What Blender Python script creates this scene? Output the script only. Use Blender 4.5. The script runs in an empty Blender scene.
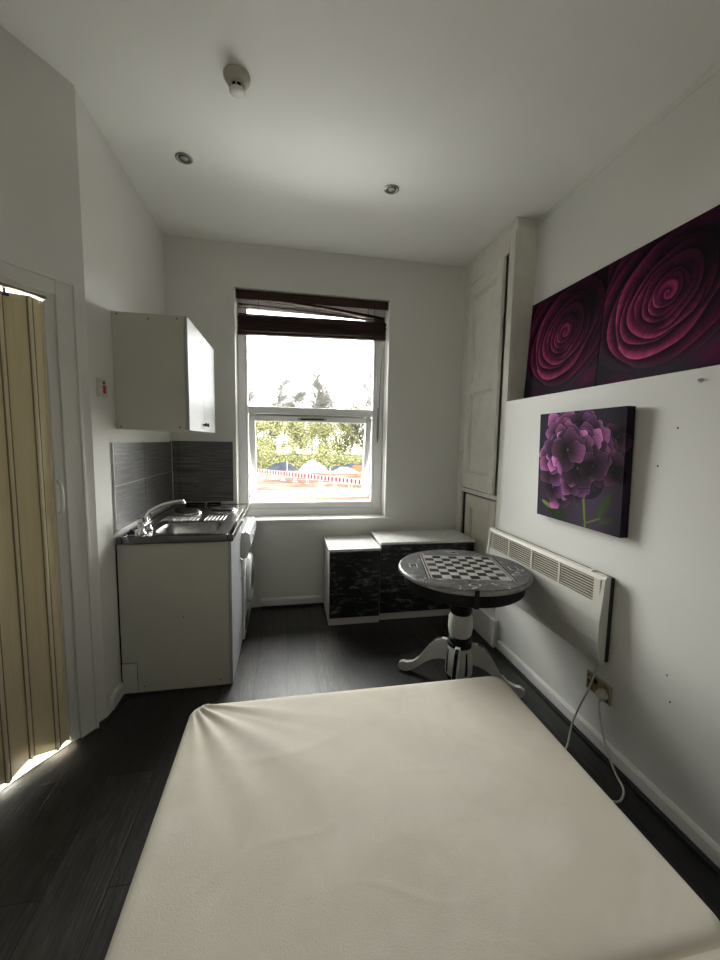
import bpy, math, random
import numpy as np
from mathutils import Vector, Matrix

SC = bpy.context.scene
COL = SC.collection
PI = math.pi
# ------------------------------------------------------------------ measures
XL, YB, ZC = -0.912, 3.368, 2.982          # left wall, window wall, ceiling
XC, YC, XR = 1.5525, 2.575, 1.701          # cupboard face, cupboard side, upper right wall
XW, ZL = 1.479, 1.735                      # boxed-out lower right wall and its ledge
CY = 2.086                                 # where the left wall meets the splayed door wall
EYE = 1.45

# ------------------------------------------------------------------ mesh helper
WL = {}
class MB:
    """collects shapes in world coordinates, then links them as ONE mesh object"""
    def __init__(s, xf=None):
        s.v, s.f, s.m, s.s, s.xf = [], [], [], [], xf
    def add(s, verts, faces, mi=0, smooth=False):
        b = len(s.v)
        for p in verts:
            s.v.append(s.xf(*p) if s.xf else tuple(p))
        for f in faces:
            s.f.append([b + i for i in f]); s.m.append(mi); s.s.append(smooth)
        return s
    def box(s, x0, x1, y0, y1, z0, z1, mi=0):
        v = [(x, y, z) for z in (z0, z1) for y in (y0, y1) for x in (x0, x1)]
        return s.add(v, [(0, 2, 3, 1), (4, 5, 7, 6), (0, 1, 5, 4), (1, 3, 7, 5), (3, 2, 6, 7), (2, 0, 4, 6)], mi)
    def prism(s, poly, fn, a, b, mi=0, smooth=False):
        """extrude a 2D polygon: fn(p, q, t) gives the point at depth t"""
        n = len(poly)
        v = [fn(p, q, a) for p, q in poly] + [fn(p, q, b) for p, q in poly]
        s.add(v, [list(range(n))[::-1], list(range(n, 2*n))], mi)
        return s.add(v, [(i, (i+1) % n, n + (i+1) % n, n + i) for i in range(n)], mi, smooth)
    def tube(s, path, r, seg=8, mi=0, cap=True, smooth=True):
        P = [Vector(p) for p in path]; n = len(P)
        rr = r if isinstance(r, (list, tuple)) else [r]*n
        up = None; v = []
        for i in range(n):
            t = (P[min(i+1, n-1)] - P[max(i-1, 0)]).normalized()
            if up is None:
                up = t.orthogonal().normalized()
            up = (up - t*up.dot(t))
            if up.length < 1e-6: up = t.orthogonal()
            up.normalize(); w = t.cross(up)
            for k in range(seg):
                a = 2*PI*k/seg
                v.append(tuple(P[i] + (up*math.cos(a) + w*math.sin(a))*rr[i]))
        f = [(i*seg + k, i*seg + (k+1) % seg, (i+1)*seg + (k+1) % seg, (i+1)*seg + k) for i in range(n-1) for k in range(seg)]
        s.add(v, f, mi, smooth)
        if cap:
            s.add(v, [list(range(seg))[::-1], list(range((n-1)*seg, n*seg))], mi)
        return s
    def lathe(s, prof, c=(0, 0, 0), seg=32, mi=0, axis=None, smooth=True, close=True):
        """prof = [(radius, height)]; axis(r cos, r sin, h) -> point offset"""
        ax = axis or (lambda a, b, h: (a, b, h))
        n = len(prof); v = []
        for r, h in prof:
            for k in range(seg):
                a = 2*PI*k/seg
                q = ax(r*math.cos(a), r*math.sin(a), h)
                v.append((c[0]+q[0], c[1]+q[1], c[2]+q[2]))
        f = [(i*seg + k, i*seg + (k+1) % seg, (i+1)*seg + (k+1) % seg, (i+1)*seg + k) for i in range(n-1) for k in range(seg)]
        s.add(v, f, mi, smooth)
        if close:
            s.add(v, [list(range(seg))[::-1], list(range((n-1)*seg, n*seg))], mi)
        return s
    def ball(s, c, r, mi=0, seg=12, sq=(1, 1, 1)):
        prof = [(max(1e-4, r*math.sin(PI*i/8)), -r*math.cos(PI*i/8)) for i in range(9)]
        return s.lathe(prof, c, seg, mi, axis=lambda a, b, h: (a*sq[0], b*sq[1], h*sq[2]))
    def build(s, name, mats, parent=None, bevel=0, seg=2, label=None):
        off = Vector(WL.get(parent.name, (0, 0, 0))) if parent else Vector((0, 0, 0))
        me = bpy.data.meshes.new(name)
        V = np.array(s.v, dtype=float) - np.array(off)
        me.from_pydata([tuple(p) for p in V], [], s.f)
        for m in (mats if isinstance(mats, (list, tuple)) else [mats]):
            me.materials.append(m)
        me.polygons.foreach_set('material_index', s.m)
        me.polygons.foreach_set('use_smooth', s.s)
        me.validate(); me.update()
        o = bpy.data.objects.new(name, me); COL.objects.link(o)
        WL[o.name] = tuple(off)
        if parent: o.parent = parent
        if bevel:
            b = o.modifiers.new('Bevel', 'BEVEL'); b.width = bevel; b.segments = seg
            b.limit_method = 'ANGLE'; b.angle_limit = math.radians(40)
            if hasattr(b, 'harden_normals'): b.harden_normals = False
        if label: o['label'] = label
        return o

def tag(o, label=None, cat=None, group=None, kind=None):
    if label: o['label'] = label
    if cat: o['category'] = cat
    if group: o['group'] = group
    if kind: o['kind'] = kind
    return o
def thing(name, loc, label, cat, group=None, kind=None):
    o = bpy.data.objects.new(name, None); COL.objects.link(o)
    o.location = loc; o.empty_display_size = .1; WL[o.name] = tuple(loc)
    return tag(o, label, cat, group, kind)
def struct(name, mb, m, parent=None, bevel=0):
    o = mb.build(name, m, parent, bevel)
    if parent is None: o['kind'] = 'structure'
    return o
def copy_tree(o, parent=None):
    c = o.copy(); COL.objects.link(c)
    if parent: c.parent = parent
    for ch in list(o.children): copy_tree(ch, c)
    return c

# ------------------------------------------------------------------ materials
def nt(m):
    m.use_nodes = True
    return m.node_tree, m.node_tree.nodes['Principled BSDF']
def coords(t, scale=(1, 1, 1), rot=(0, 0, 0)):
    tc = t.nodes.new('ShaderNodeTexCoord'); mp = t.nodes.new('ShaderNodeMapping')
    mp.inputs['Scale'].default_value = scale; mp.inputs['Rotation'].default_value = rot
    t.links.new(tc.outputs['Object'], mp.inputs['Vector'])
    return mp.outputs['Vector']
def noise(t, vec, scale, detail=4, rough=.55, dist=0):
    n = t.nodes.new('ShaderNodeTexNoise')
    n.inputs['Scale'].default_value = scale; n.inputs['Detail'].default_value = detail
    n.inputs['Roughness'].default_value = rough; n.inputs['Distortion'].default_value = dist
    t.links.new(vec, n.inputs['Vector'])
    return n.outputs['Fac']
def ramp(t, fac, stops):
    r = t.nodes.new('ShaderNodeValToRGB'); e = r.color_ramp.elements
    while len(e) < len(stops): e.new(.5)
    for el, (p, c) in zip(e, stops):
        el.position = p; el.color = (*c, 1) if len(c) == 3 else c
    t.links.new(fac, r.inputs['Fac'])
    return r.outputs['Color']
def mixcol(t, a, b, fac=None, mode='MIX', f=.5):
    m = t.nodes.new('ShaderNodeMix'); m.data_type = 'RGBA'; m.blend_type = mode
    m.inputs[0].default_value = f
    if fac is not None: t.links.new(fac, m.inputs[0])
    for i, x in ((6, a), (7, b)):
        if isinstance(x, (tuple, list)): m.inputs[i].default_value = (*x, 1)
        else: t.links.new(x, m.inputs[i])
    return m.outputs[2]
def bump(t, bs, h, strength=.2, dist=.01):
    b = t.nodes.new('ShaderNodeBump'); b.inputs['Strength'].default_value = strength
    b.inputs['Distance'].default_value = dist
    t.links.new(h, b.inputs['Height']); t.links.new(b.outputs['Normal'], bs.inputs['Normal'])
def mat(name, col, rough=.6, metal=0, var=.08, vscale=6, bmp=0, bscale=60, spec=None, coat=0, stretch=(1, 1, 1)):
    m = bpy.data.materials.new(name); t, bs = nt(m)
    v = coords(t, stretch)
    n = noise(t, v, vscale)
    a = tuple(c*(1-var) for c in col); b = tuple(min(1, c*(1+var)) for c in col)
    t.links.new(ramp(t, n, [(.3, a), (.7, b)]), bs.inputs['Base Color'])
    bs.inputs['Roughness'].default_value = rough; bs.inputs['Metallic'].default_value = metal
    if spec is not None: bs.inputs['Specular IOR Level'].default_value = spec
    if coat: bs.inputs['Coat Weight'].default_value = coat; bs.inputs['Coat Roughness'].default_value = .08
    if bmp: bump(t, bs, noise(t, v, bscale, 5), bmp, .004)
    return m

M = {}
def wall_mat(name, col):
    m = bpy.data.materials.new(name); t, bs = nt(m); v = coords(t)
    n1 = noise(t, v, 1.7, 5); n2 = noise(t, v, 14, 4)
    c = ramp(t, n1, [(.3, tuple(x*.96 for x in col)), (.7, col)])
    scuff = ramp(t, noise(t, v, 5.5, 8, .7, .5), [(.70, (1, 1, 1)), (.80, (.93, .91, .88))])
    c = mixcol(t, c, scuff, None, 'MULTIPLY', 1.0)
    t.links.new(c, bs.inputs['Base Color']); bs.inputs['Roughness'].default_value = .55
    bs.inputs['Specular IOR Level'].default_value = .35
    bump(t, bs, mixcol(t, n2, noise(t, v, 120, 3), None, 'MIX', .35), .16, .006)
    return m
M['wall'] = wall_mat('painted_wall', (.765, .76, .725))
M['ceiling'] = wall_mat('painted_ceiling', (.86, .855, .82))
M['gloss_white'] = mat('gloss_white_paint', (.74, .735, .70), .35, var=.03, bmp=.05, bscale=30)
M['old_white'] = mat('old_cupboard_paint', (.74, .72, .655), .42, var=.06, vscale=9, bmp=.1, bscale=40)
M['cream_old'] = mat('aged_cream_paint', (.62, .59, .50), .5, var=.07, vscale=7)
M['upvc'] = mat('white_upvc', (.86, .865, .86), .3, var=.015)
M['melamine'] = mat('white_melamine', (.55, .54, .48), .42, var=.02)
M['door_gloss'] = mat('gloss_cabinet_door', (.38, .392, .40), .5, var=.01)
M['white_plastic'] = mat('white_plastic', (.74, .74, .71), .35, var=.02)
M['enamel'] = mat('white_enamel', (.74, .75, .75), .22, var=.01, coat=.3)
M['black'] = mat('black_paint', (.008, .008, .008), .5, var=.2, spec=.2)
M['dark_rubber'] = mat('dark_rubber', (.018, .018, .018), .6, var=.1)
M['chrome'] = mat('chrome', (.80, .80, .80), .08, 1, var=.02)
M['steel'] = mat('stainless_steel', (.56, .555, .54), .24, 1, var=.08, vscale=30, stretch=(1, 14, 1), bmp=.02, bscale=80)
M['steel_polished'] = mat('polished_steel_edge', (.18, .175, .168), .10, 1, var=.05)  # base colour darkened to carry the dark room's reflection in the rim
M['steel_bowl'] = mat('satin_steel_bowl', (.36, .355, .34), .36, 1, var=.08, vscale=20)
M['plate_grey'] = mat('grey_white_switch_plate', (.60, .60, .57), .3, var=.03)
M['iron'] = mat('cast_iron_hotplate', (.035, .034, .032), .38, .3, var=.2, vscale=30)
M['brushed'] = mat('brushed_nickel', (.30, .29, .26), .3, 1, var=.06)
M['cord'] = mat('cream_flex', (.58, .55, .49), .5, var=.03)
M['red'] = mat('red_rocker', (.55, .015, .02), .35, var=.03)
M['dusk'] = mat('dark_screw', (.05, .045, .04), .5, .5, var=.1)

def floor_mat():
    m = bpy.data.materials.new('dark_wood_laminate'); t, bs = nt(m)
    br = t.nodes.new('ShaderNodeTexBrick')
    v = coords(t, (1, 1, 1), (0, 0, PI/2))
    t.links.new(v, br.inputs['Vector'])
    br.inputs['Scale'].default_value = 1.0; br.offset = .37
    br.inputs['Brick Width'].default_value = 1.25; br.inputs['Row Height'].default_value = .19
    br.inputs['Mortar Size'].default_value = .0028; br.inputs['Mortar Smooth'].default_value = .2
    br.inputs['Color1'].default_value = (.50, .50, .50, 1); br.inputs['Color2'].default_value = (1.7, 1.67, 1.62, 1)
    br.inputs['Mortar'].default_value = (.10, .10, .10, 1)
    g = noise(t, coords(t, (9, .9, 1)), 5, 9, .66, 1.6)
    f = noise(t, coords(t, (60, 2.2, 1)), 6, 4, .6)
    base = ramp(t, g, [(.30, (.007, .0065, .006)), (.5, (.020, .0185, .017)), (.70, (.046, .043, .040))])
    fine = ramp(t, f, [(.35, (.78, .78, .78)), (.65, (1.12, 1.12, 1.12))])
    c = mixcol(t, mixcol(t, base, fine, None, 'MULTIPLY', 1), br.outputs['Color'], None, 'MULTIPLY', 1)
    t.links.new(c, bs.inputs['Base Color'])
    t.links.new(ramp(t, g, [(.3, (.44, .44, .44)), (.7, (.34, .34, .34))]), bs.inputs['Roughness'])
    bs.inputs['Specular IOR Level'].default_value = .45
    bump(t, bs, mixcol(t, g, br.outputs['Fac'], None, 'SUBTRACT', 1.0), .3, .004)
    return m
M['floor'] = floor_mat()

def tile_mat():
    m = bpy.data.materials.new('grey_linear_tile'); t, bs = nt(m)
    a = noise(t, coords(t, (1.2, 1.2, 75)), 3, 5, .7); b = noise(t, coords(t, (3, 3, 200)), 2.2, 3)
    c = ramp(t, a, [(.32, (.05, .049, .047)), (.5, (.105, .103, .10)), (.64, (.27, .265, .255))])
    t.links.new(c, bs.inputs['Base Color']); bs.inputs['Roughness'].default_value = .30
    bump(t, bs, b, .15, .003)
    return m
M['tile'] = tile_mat()
M['grout'] = mat('pale_grout', (.55, .54, .52), .8, var=.08)
M['grout_dark'] = mat('dark_grout', (.06, .06, .058), .8, var=.08)

def marble_black():
    m = bpy.data.materials.new('black_marble_vinyl'); t, bs = nt(m)
    v = coords(t, (.75, .75, 4.2))
    n = noise(t, v, 2.3, 9, .64, 2.0); n2 = noise(t, coords(t, (1, 1, 2.4)), 9, 8, .7, 1.0)
    vein = ramp(t, n, [(.468, (0, 0, 0)), (.492, (1, 1, 1)), (.50, (1, 1, 1)), (.53, (0, 0, 0))])
    haze = ramp(t, n2, [(.50, (.009, .009, .010)), (.78, (.035, .036, .04))])
    c = mixcol(t, haze, (.34, .345, .36), ramp(t, n2, [(.46, (0, 0, 0)), (.66, (.9, .9, .9))]), 'MIX')
    c = mixcol(t, haze, c, vein, 'MIX')
    t.links.new(c, bs.inputs['Base Color']); bs.inputs['Roughness'].default_value = .28
    bs.inputs['Specular IOR Level'].default_value = .4
    return m
M['marble_black'] = marble_black()
def marble_white():
    m = bpy.data.materials.new('white_marble_vinyl'); t, bs = nt(m)
    n = noise(t, coords(t, (3, 1.6, 1)), 5, 9, .72, 1.6)
    c = ramp(t, n, [(.42, (.85, .85, .83)), (.50, (.70, .70, .685)), (.55, (.85, .85, .83))])
    t.links.new(c, bs.inputs['Base Color']); bs.inputs['Roughness'].default_value = .2
    bump(t, bs, noise(t, coords(t), 22, 3), .25, .004)
    return m
M['marble_white'] = marble_white()
def table_mat():
    m = bpy.data.materials.new('worn_grey_table_top'); t, bs = nt(m)
    n = noise(t, coords(t), 16, 9, .72, 1.2); n2 = noise(t, coords(t), 17, 6, .7, .6)
    c = ramp(t, n, [(.30, (.035, .035, .034)), (.5, (.085, .085, .082)), (.68, (.17, .17, .165))])
    wear = ramp(t, n2, [(.59, (0, 0, 0)), (.64, (1, 1, 1))])
    c = mixcol(t, c, (.47, .46, .44), wear, 'MIX')
    t.links.new(c, bs.inputs['Base Color']); bs.inputs['Roughness'].default_value = .38; bs.inputs['Specular IOR Level'].default_value = .22
    bump(t, bs, n2, .12, .002)
    return m
M['table'] = table_mat()
M['rim'] = mat('pale_table_rim', (.25, .25, .24), .28, var=.35, vscale=14)
M['sq_dark'] = mat('black_chess_square', (.012, .012, .011), .45, spec=.2, var=.25, vscale=25)
M['sq_light'] = mat('grey_chess_square', (.36, .355, .33), .42, spec=.25, var=.15, vscale=25)
M['copper'] = mat('copper_inlay', (.40, .30, .24), .4, var=.2, vscale=40)
M['inlay'] = mat('pale_inlay', (.46, .45, .42), .4, var=.12, vscale=40)
M['leg_white'] = mat('white_table_paint', (.62, .615, .58), .4, var=.05, vscale=10)

def wood_dark():
    m = bpy.data.materials.new('dark_brown_blind_wood'); t, bs = nt(m)
    n = noise(t, coords(t, (2.5, 30, 40)), 4, 6, .6, .4)
    t.links.new(ramp(t, n, [(.3, (.022, .0085, .006)), (.7, (.055, .020, .013))]), bs.inputs['Base Color'])
    bs.inputs['Roughness'].default_value = .5
    bs.inputs['Specular IOR Level'].default_value = .3
    return m
M['blind'] = wood_dark()
def fabric_mat():
    m = bpy.data.materials.new('cream_divan_fabric'); t, bs = nt(m)
    n = noise(t, coords(t), 4.5, 6, .6); s = noise(t, coords(t), 2.1, 5, .65, .8)
    c = ramp(t, n, [(.3, (.65, .605, .53)), (.7, (.71, .662, .58))])
    c = mixcol(t, c, ramp(t, s, [(.44, (.93, .92, .90)), (.60, (1, 1, 1))]), None, 'MULTIPLY', 1)
    w = noise(t, coords(t), 260, 2)
    t.links.new(c, bs.inputs['Base Color']); bs.inputs['Roughness'].default_value = .85
    bs.inputs['Specular IOR Level'].default_value = .15
    bs.inputs['Sheen Weight'].default_value = .1
    bump(t, bs, mixcol(t, w, noise(t, coords(t), 9, 4), None, 'MIX', .5), .25, .004)
    return m
M['fabric'] = fabric_mat()
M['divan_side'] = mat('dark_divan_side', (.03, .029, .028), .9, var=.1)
def folding_mat():
    m = bpy.data.materials.new('cream_vinyl_panel'); t, bs = nt(m)
    n = noise(t, coords(t, (20, 20, 1.2)), 3, 5)
    t.links.new(ramp(t, n, [(.3, (.78, .675, .445)), (.7, (.83, .73, .50))]), bs.inputs['Base Color'])
    bs.inputs['Roughness'].default_value = .38
    return m
M['vinyl'] = folding_mat()
M['vinyl_groove'] = mat('brown_hinge_groove', (.30, .235, .12), .6, var=.05)
M['vinyl_rib'] = mat('pale_cream_hinge', (.82, .74, .55), .32, var=.02)
M['hall_floor'] = mat('pale_hall_floor', (.72, .71, .69), .5, var=.05)
M['scorched'] = None
def scorch():
    m = bpy.data.materials.new('stained_socket_plastic'); t, bs = nt(m)
    n = noise(t, coords(t), 16, 5, .6, .8)
    t.links.new(ramp(t, n, [(.36, (.30, .24, .15)), (.50, (.13, .085, .045)), (.60, (.035, .022, .014))]), bs.inputs['Base Color'])
    bs.inputs['Roughness'].default_value = .5
    return m
M['scorched'] = scorch()
M['socket_edge'] = mat('yellowed_socket_plate', (.42, .37, .27), .45, var=.15, vscale=20)
M['heater'] = mat('heater_white_metal', (.60, .595, .55), .35, var=.02)
M['heater_cream'] = mat('heater_cream_grille', (.66, .62, .54), .4, var=.03)
M['heater_dark'] = mat('heater_inside', (.035, .022, .014), .8, var=.2)
M['nicotine'] = mat('aged_detector_plastic', (.50, .475, .41), .4, var=.06)
M['bulb'] = mat('unlit_lamp_glass', (.45, .45, .43), .15, var=.05, coat=.5)
def glass_mat(name, tint):
    m = bpy.data.materials.new(name); t, bs = nt(m)
    out = t.nodes['Material Output']; t.nodes.remove(bs)
    tr = t.nodes.new('ShaderNodeBsdfTransparent'); tr.inputs['Color'].default_value = (*tint, 1)
    gl = t.nodes.new('ShaderNodeBsdfGlossy'); gl.inputs['Roughness'].default_value = .02
    fr = t.nodes.new('ShaderNodeFresnel'); fr.inputs['IOR'].default_value = 1.35
    mx = t.nodes.new('ShaderNodeMixShader')
    t.links.new(fr.outputs[0], mx.inputs[0]); t.links.new(tr.outputs[0], mx.inputs[1]); t.links.new(gl.outputs[0], mx.inputs[2])
    t.links.new(mx.outputs[0], out.inputs['Surface'])
    return m
M['glass'] = glass_mat('window_glass', (.97, .98, .97))
M['dark_glass'] = mat('dark_porthole_glass', (.02, .022, .025), .08, var=.1, coat=.6)
# outdoors
def ground_mat():
    m = bpy.data.materials.new('building_site_ground'); t, bs = nt(m)
    n = noise(t, coords(t, (.5, 1.2, 1)), .35, 8, .65, .6); n2 = noise(t, coords(t), 1.6, 5)
    c = ramp(t, n, [(.32, (.032, .017, .012)), (.48, (.058, .040, .031)), (.56, (.085, .074, .064)), (.70, (.040, .023, .017))])
    c = mixcol(t, c, ramp(t, n2, [(.3, (.75, .75, .75)), (.7, (1, 1, 1))]), None, 'MULTIPLY', 1)
    t.links.new(c, bs.inputs['Base Color']); bs.inputs['Roughness'].default_value = .9; bs.inputs['Specular IOR Level'].default_value = 0
    return m
M['ground'] = ground_mat()
M['bounce_slab'] = mat('pale_bounce_slab', (.48, .48, .47), .7, var=.05, spec=0)  # for the added slab that reflects sky light into the room
M['grassy'] = mat('scrubby_grass', (.045, .047, .024), .9, var=.4, vscale=.8, spec=0)
M['bark'] = mat('grey_bark', (.035, .033, .030), .9, var=.25, vscale=2, spec=0)
M['bark_dark'] = mat('dark_bark', (.02, .018, .016), .9, var=.25, vscale=2, spec=0)
M['leaf_yellow'] = mat('spring_leaf', (.115, .116, .056), .8, var=.4, vscale=1.5, spec=0)
M['leaf_pale'] = mat('pale_bud', (.085, .083, .075), .9, var=.3, vscale=1.5, spec=0)
M['barrier_white'] = mat('barrier_white', (.17, .17, .165), .6, var=.03, spec=0)
M['barrier_red'] = mat('barrier_red', (.15, .012, .012), .6, var=.05, spec=0)
M['rubble'] = mat('pale_rubble', (.095, .095, .098), .9, var=.25, vscale=1.3, spec=0)
M['tarp'] = mat('dark_blue_tarpaulin', (.020, .023, .030), .7, var=.3, vscale=.9, spec=0)
M['orange'] = mat('orange_mesh_barrier', (.17, .06, .03), .8, var=.1, spec=0)
M['skyblue'] = mat('pale_blue_sheet', (.10, .15, .17), .6, var=.1, spec=0)
M['yellow'] = mat('yellow_bag', (.20, .16, .03), .7, var=.1, spec=0)
SKY, HALL, EXPO = 6.5, 260.0, 2.0

# =================================================================== room shell
NAILS = [(1.332, 1.369), (1.211, .548), (1.189, .450), (1.264, 1.520)]
fl = MB(); fl.box(-1.75, 1.85, -1.35, YB + .02, -.08, 0); struct('floor', fl, M['floor'])
ce = MB(); ce.box(-1.75, 2.0, -1.35, YB + .35, ZC, ZC + .1); struct('ceiling', ce, M['ceiling'])

# window wall with the opening
WX0, WX1, WZ0, WZ1 = -.405, .872, .770, 2.648
T = .30
wb = MB()
wb.box(XL - .15, WX0, YB, YB + T, -.08, ZC); wb.box(WX1, 2.0, YB, YB + T, -.08, ZC)
wb.box(WX0, WX1, YB, YB + T, -.08, WZ0 - .018); wb.box(WX0, WX1, YB, YB + T, WZ1, ZC)
struct('wall_back', wb, M['wall'])

# left wall: the lower part is boarded out a few millimetres up to cupboard height
wl = MB()
wl.prism([(XL - .13, 0), (XL, 0), (XL, 2.06), (XL - .005, 2.14), (XL - .005, ZC), (XL - .13, ZC)],
         lambda p, q, t: (p, t, q), CY, YB)
struct('wall_left', wl, M['wall'])

# splayed wall with the doorway: s runs along the wall away from the corner, n points into the room
DD = Vector((-.527, -.850, 0)).normalized(); DN = Vector((.850, -.527, 0)).normalized()
def EW(s, n, z):
    return (XL + DD.x*s + DN.x*n, CY + DD.y*s + DN.y*n, z)
S0, S1, DZ = .145, .905, 2.05
we = MB(EW)
we.box(0, S0, -.12, 0, 0, ZC); we.box(S1, 1.32, -.12, 0, 0, ZC); we.box(S0, S1, -.12, 0, DZ, ZC)
struct('wall_entry', we, M['wall'])
ex, ey, _ = EW(1.3, 0, 0)
ws = MB(); ws.box(ex - .12, ex, -1.35, ey + .03, -.08, ZC); struct('wall_side', ws, M['wall'])
wr = MB(); wr.box(ex - .12, 2.0, -1.45, -1.30, -.08, ZC); struct('wall_rear', wr, M['wall'])
# right wall: upper face, and the boxed-out lower part whose top is the picture ledge
wu = MB(); wu.box(XR, 2.0, -1.35, YB, ZL - .3, ZC); struct('wall_right_upper', wu, M['wall'])
wlow = MB(); wlow.box(XW, XR + .02, -1.35, 2.485, -.08, ZL); wlow.box(XC + .006, XR + .02, 2.485, YC - .003, -.08, ZL)
struct('wall_right', wlow, M['wall'], bevel=.004)
for (y_, z_) in NAILS:
    p = MB(); p.lathe([(.004, 0), (.004, .0006), (.0005, .0007)], (XW - .0002, y_, z_), 8, axis=lambda a, b, h: (-h, a, b)); p.build('nail_hole', M['dusk'], bpy.data.objects['wall_right'])
wcb = MB(); wcb.box(XR, 2.0, YC - .02, YB, -.08, ZL - .3); struct('wall_right_recess', wcb, M['wall'])
ct = MB(); ct.tube([(XR - .004, -1.3, ZC - .035), (XR - .004, YC - .004, ZC - .035)], .006, 6); struct('trim_1', ct, M['wall'])

# hallway glimpsed under and over the folding door
hl = MB(EW); hl.box(.02, 1.6, -3.2, -.121, -.08, -.002); hl.box(S0 + .019, S1 - .019, -.121, -.004, -.04, .0035); struct('floor_hall', hl, M['hall_floor'])
hw = MB(EW)
hw.box(.0, .02, -3.3, -.121, -.08, 2.5); hw.box(1.6, 1.72, -3.3, -.121, -.08, 2.5); hw.box(.0, 1.72, -3.3, -3.2, -.08, 2.5)
struct('wall_hall', hw, M['wall'])
hc = MB(EW); hc.box(.0, 1.72, -3.3, -.121, 2.5, 2.58); struct('ceiling_hall', hc, M['ceiling'])

# ---- skirting and beads
def skirt(poly): pass
bb = MB(); bb.prism([(0, 0), (.016, 0), (.016, .062), (.010, .074), (0, .078)], lambda p, q, t: (t, YB - .0005 - p, q), -.22, .318); struct('baseboard_back', bb, M['gloss_white'])
bb = MB(); bb.prism([(0, 0), (.016, 0), (.016, .056), (.010, .066), (0, .070)], lambda p, q, t: (XW - .0005 - p, t, q), -1.29, 2.41); struct('baseboard_right', bb, M['gloss_white'])
bb = MB(); bb.prism([(0, 0), (.016, 0), (.016, .076), (.010, .086), (0, .090)], lambda p, q, t: (XL + .0005 + p, t, q), 2.13, 2.262); struct('baseboard_left', bb, M['gloss_white'])
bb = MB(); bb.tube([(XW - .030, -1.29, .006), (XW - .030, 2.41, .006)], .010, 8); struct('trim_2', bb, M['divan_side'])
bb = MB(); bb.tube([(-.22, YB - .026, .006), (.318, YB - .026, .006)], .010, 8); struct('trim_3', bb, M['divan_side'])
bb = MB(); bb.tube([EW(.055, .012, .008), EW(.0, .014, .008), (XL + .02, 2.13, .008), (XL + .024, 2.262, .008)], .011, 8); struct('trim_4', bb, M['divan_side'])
# tall plinth boxing under the cupboard, its end facing the room
bb = MB(); bb.box(1.438, XW - .0005, 2.425, 2.490, 0, .20); bb.box(1.438, XC - .001, 2.490, 2.93, 0, .20)
struct('baseboard_cupboard', bb, M['gloss_white'], bevel=.006)

# ---- door casing
ar = MB(EW)
def arch_piece(poly_fn): pass
def casing(a0, a1, z0, z1): 
    ar.box(a0, a1, .0005, .014, z0, z1)
casing(.062, .137, 0, 2.115); casing(S1 + .008, S1 + .083, 0, 2.115); casing(.137, S1 + .008, DZ + .003, 2.115)
ar.box(.052, .066, .0005, .022, 0, 2.125); ar.box(S1 + .079, S1 + .093, .0005, .022, 0, 2.125); ar.box(.066, S1 + .079, .0005, .022, 2.111, 2.125)
struct('trim_5', ar, M['gloss_white'], bevel=.004)
jb = MB(EW)
jb.box(S0 - .0005, S0 + .018, -.12, .001, 0, DZ); jb.box(S1 - .018, S1 + .0005, -.12, .001, 0, DZ); jb.box(S0 + .018, S1 - .018, -.12, .001, DZ - .012, DZ)
struct('trim_6', jb, M['gloss_white'])

# ---- folding door
door = bpy.data.objects.new('door_1', None); COL.objects.link(door); door['kind'] = 'structure'
door.location = EW(.5, -.02, 0); WL['door_1'] = tuple(door.location)
tr = MB(EW); tr.box(S0 + .02, S1 - .02, -.045, -.005, 2.027, 2.0375); tr.build('track', M['brushed'], door)
lp = MB(EW); lp.box(.1635, .178, -.062, .004, .012, 2.022); lp.build('lead_post', M['white_plastic'], door, .003)
zig = [(.180, -.016), (.236, .006), (.312, -.052), (.425, .004), (.520, -.052), (.612, .004), (.704, -.052), (.796, .004), (.884, -.03)]
for i in range(len(zig) - 1):
    (a, b), (c, d) = zig[i], zig[i+1]
    L = math.hypot(c - a, d - b); nx, ny = -(d - b)/L*.003, (c - a)/L*.003
    p = MB(EW)
    poly = [(a - nx, b - ny), (c - nx, d - ny), (c + nx, d + ny), (a + nx, b + ny)]
    p.prism(poly, lambda q, w, t: (q, w, t), .023, 2.015); p.build('folding_panel', M['vinyl'], door)
for i in range(len(zig) - 1):
    (a, b) = zig[i]; b += .007 if b < -.04 else 0
    r = MB(EW); r.tube([(a, b + .003, .020), (a, b + .003, 2.014)], .0078, 8); r.build('hinge_strip', M['vinyl_rib'], door)
    for da in (-.0095, .0095):
        r = MB(EW); r.tube([(a + da, b + .004, .024), (a + da, b + .004, 2.009)], .0026, 6); r.build('hinge_groove', M['vinyl_groove'], door)
h = MB(EW)
h.box(.160, .182, .0045, .010, 1.095, 1.26)
h.tube([(.171, .008, 1.105), (.171, .026, 1.115), (.171, .034, 1.145), (.171, .034, 1.21), (.171, .026, 1.24), (.171, .008, 1.25)], .008, 8)
h.build('door_handle', M['white_plastic'], door)
h = MB(EW); h.tube([(.30, -.03, 2.006), (.30, -.03, 2.027)], .005, 6); h.box(.285, .315, -.040, -.028, 2.000, 2.012); h.build('track_glider', M['dusk'], door)

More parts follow.
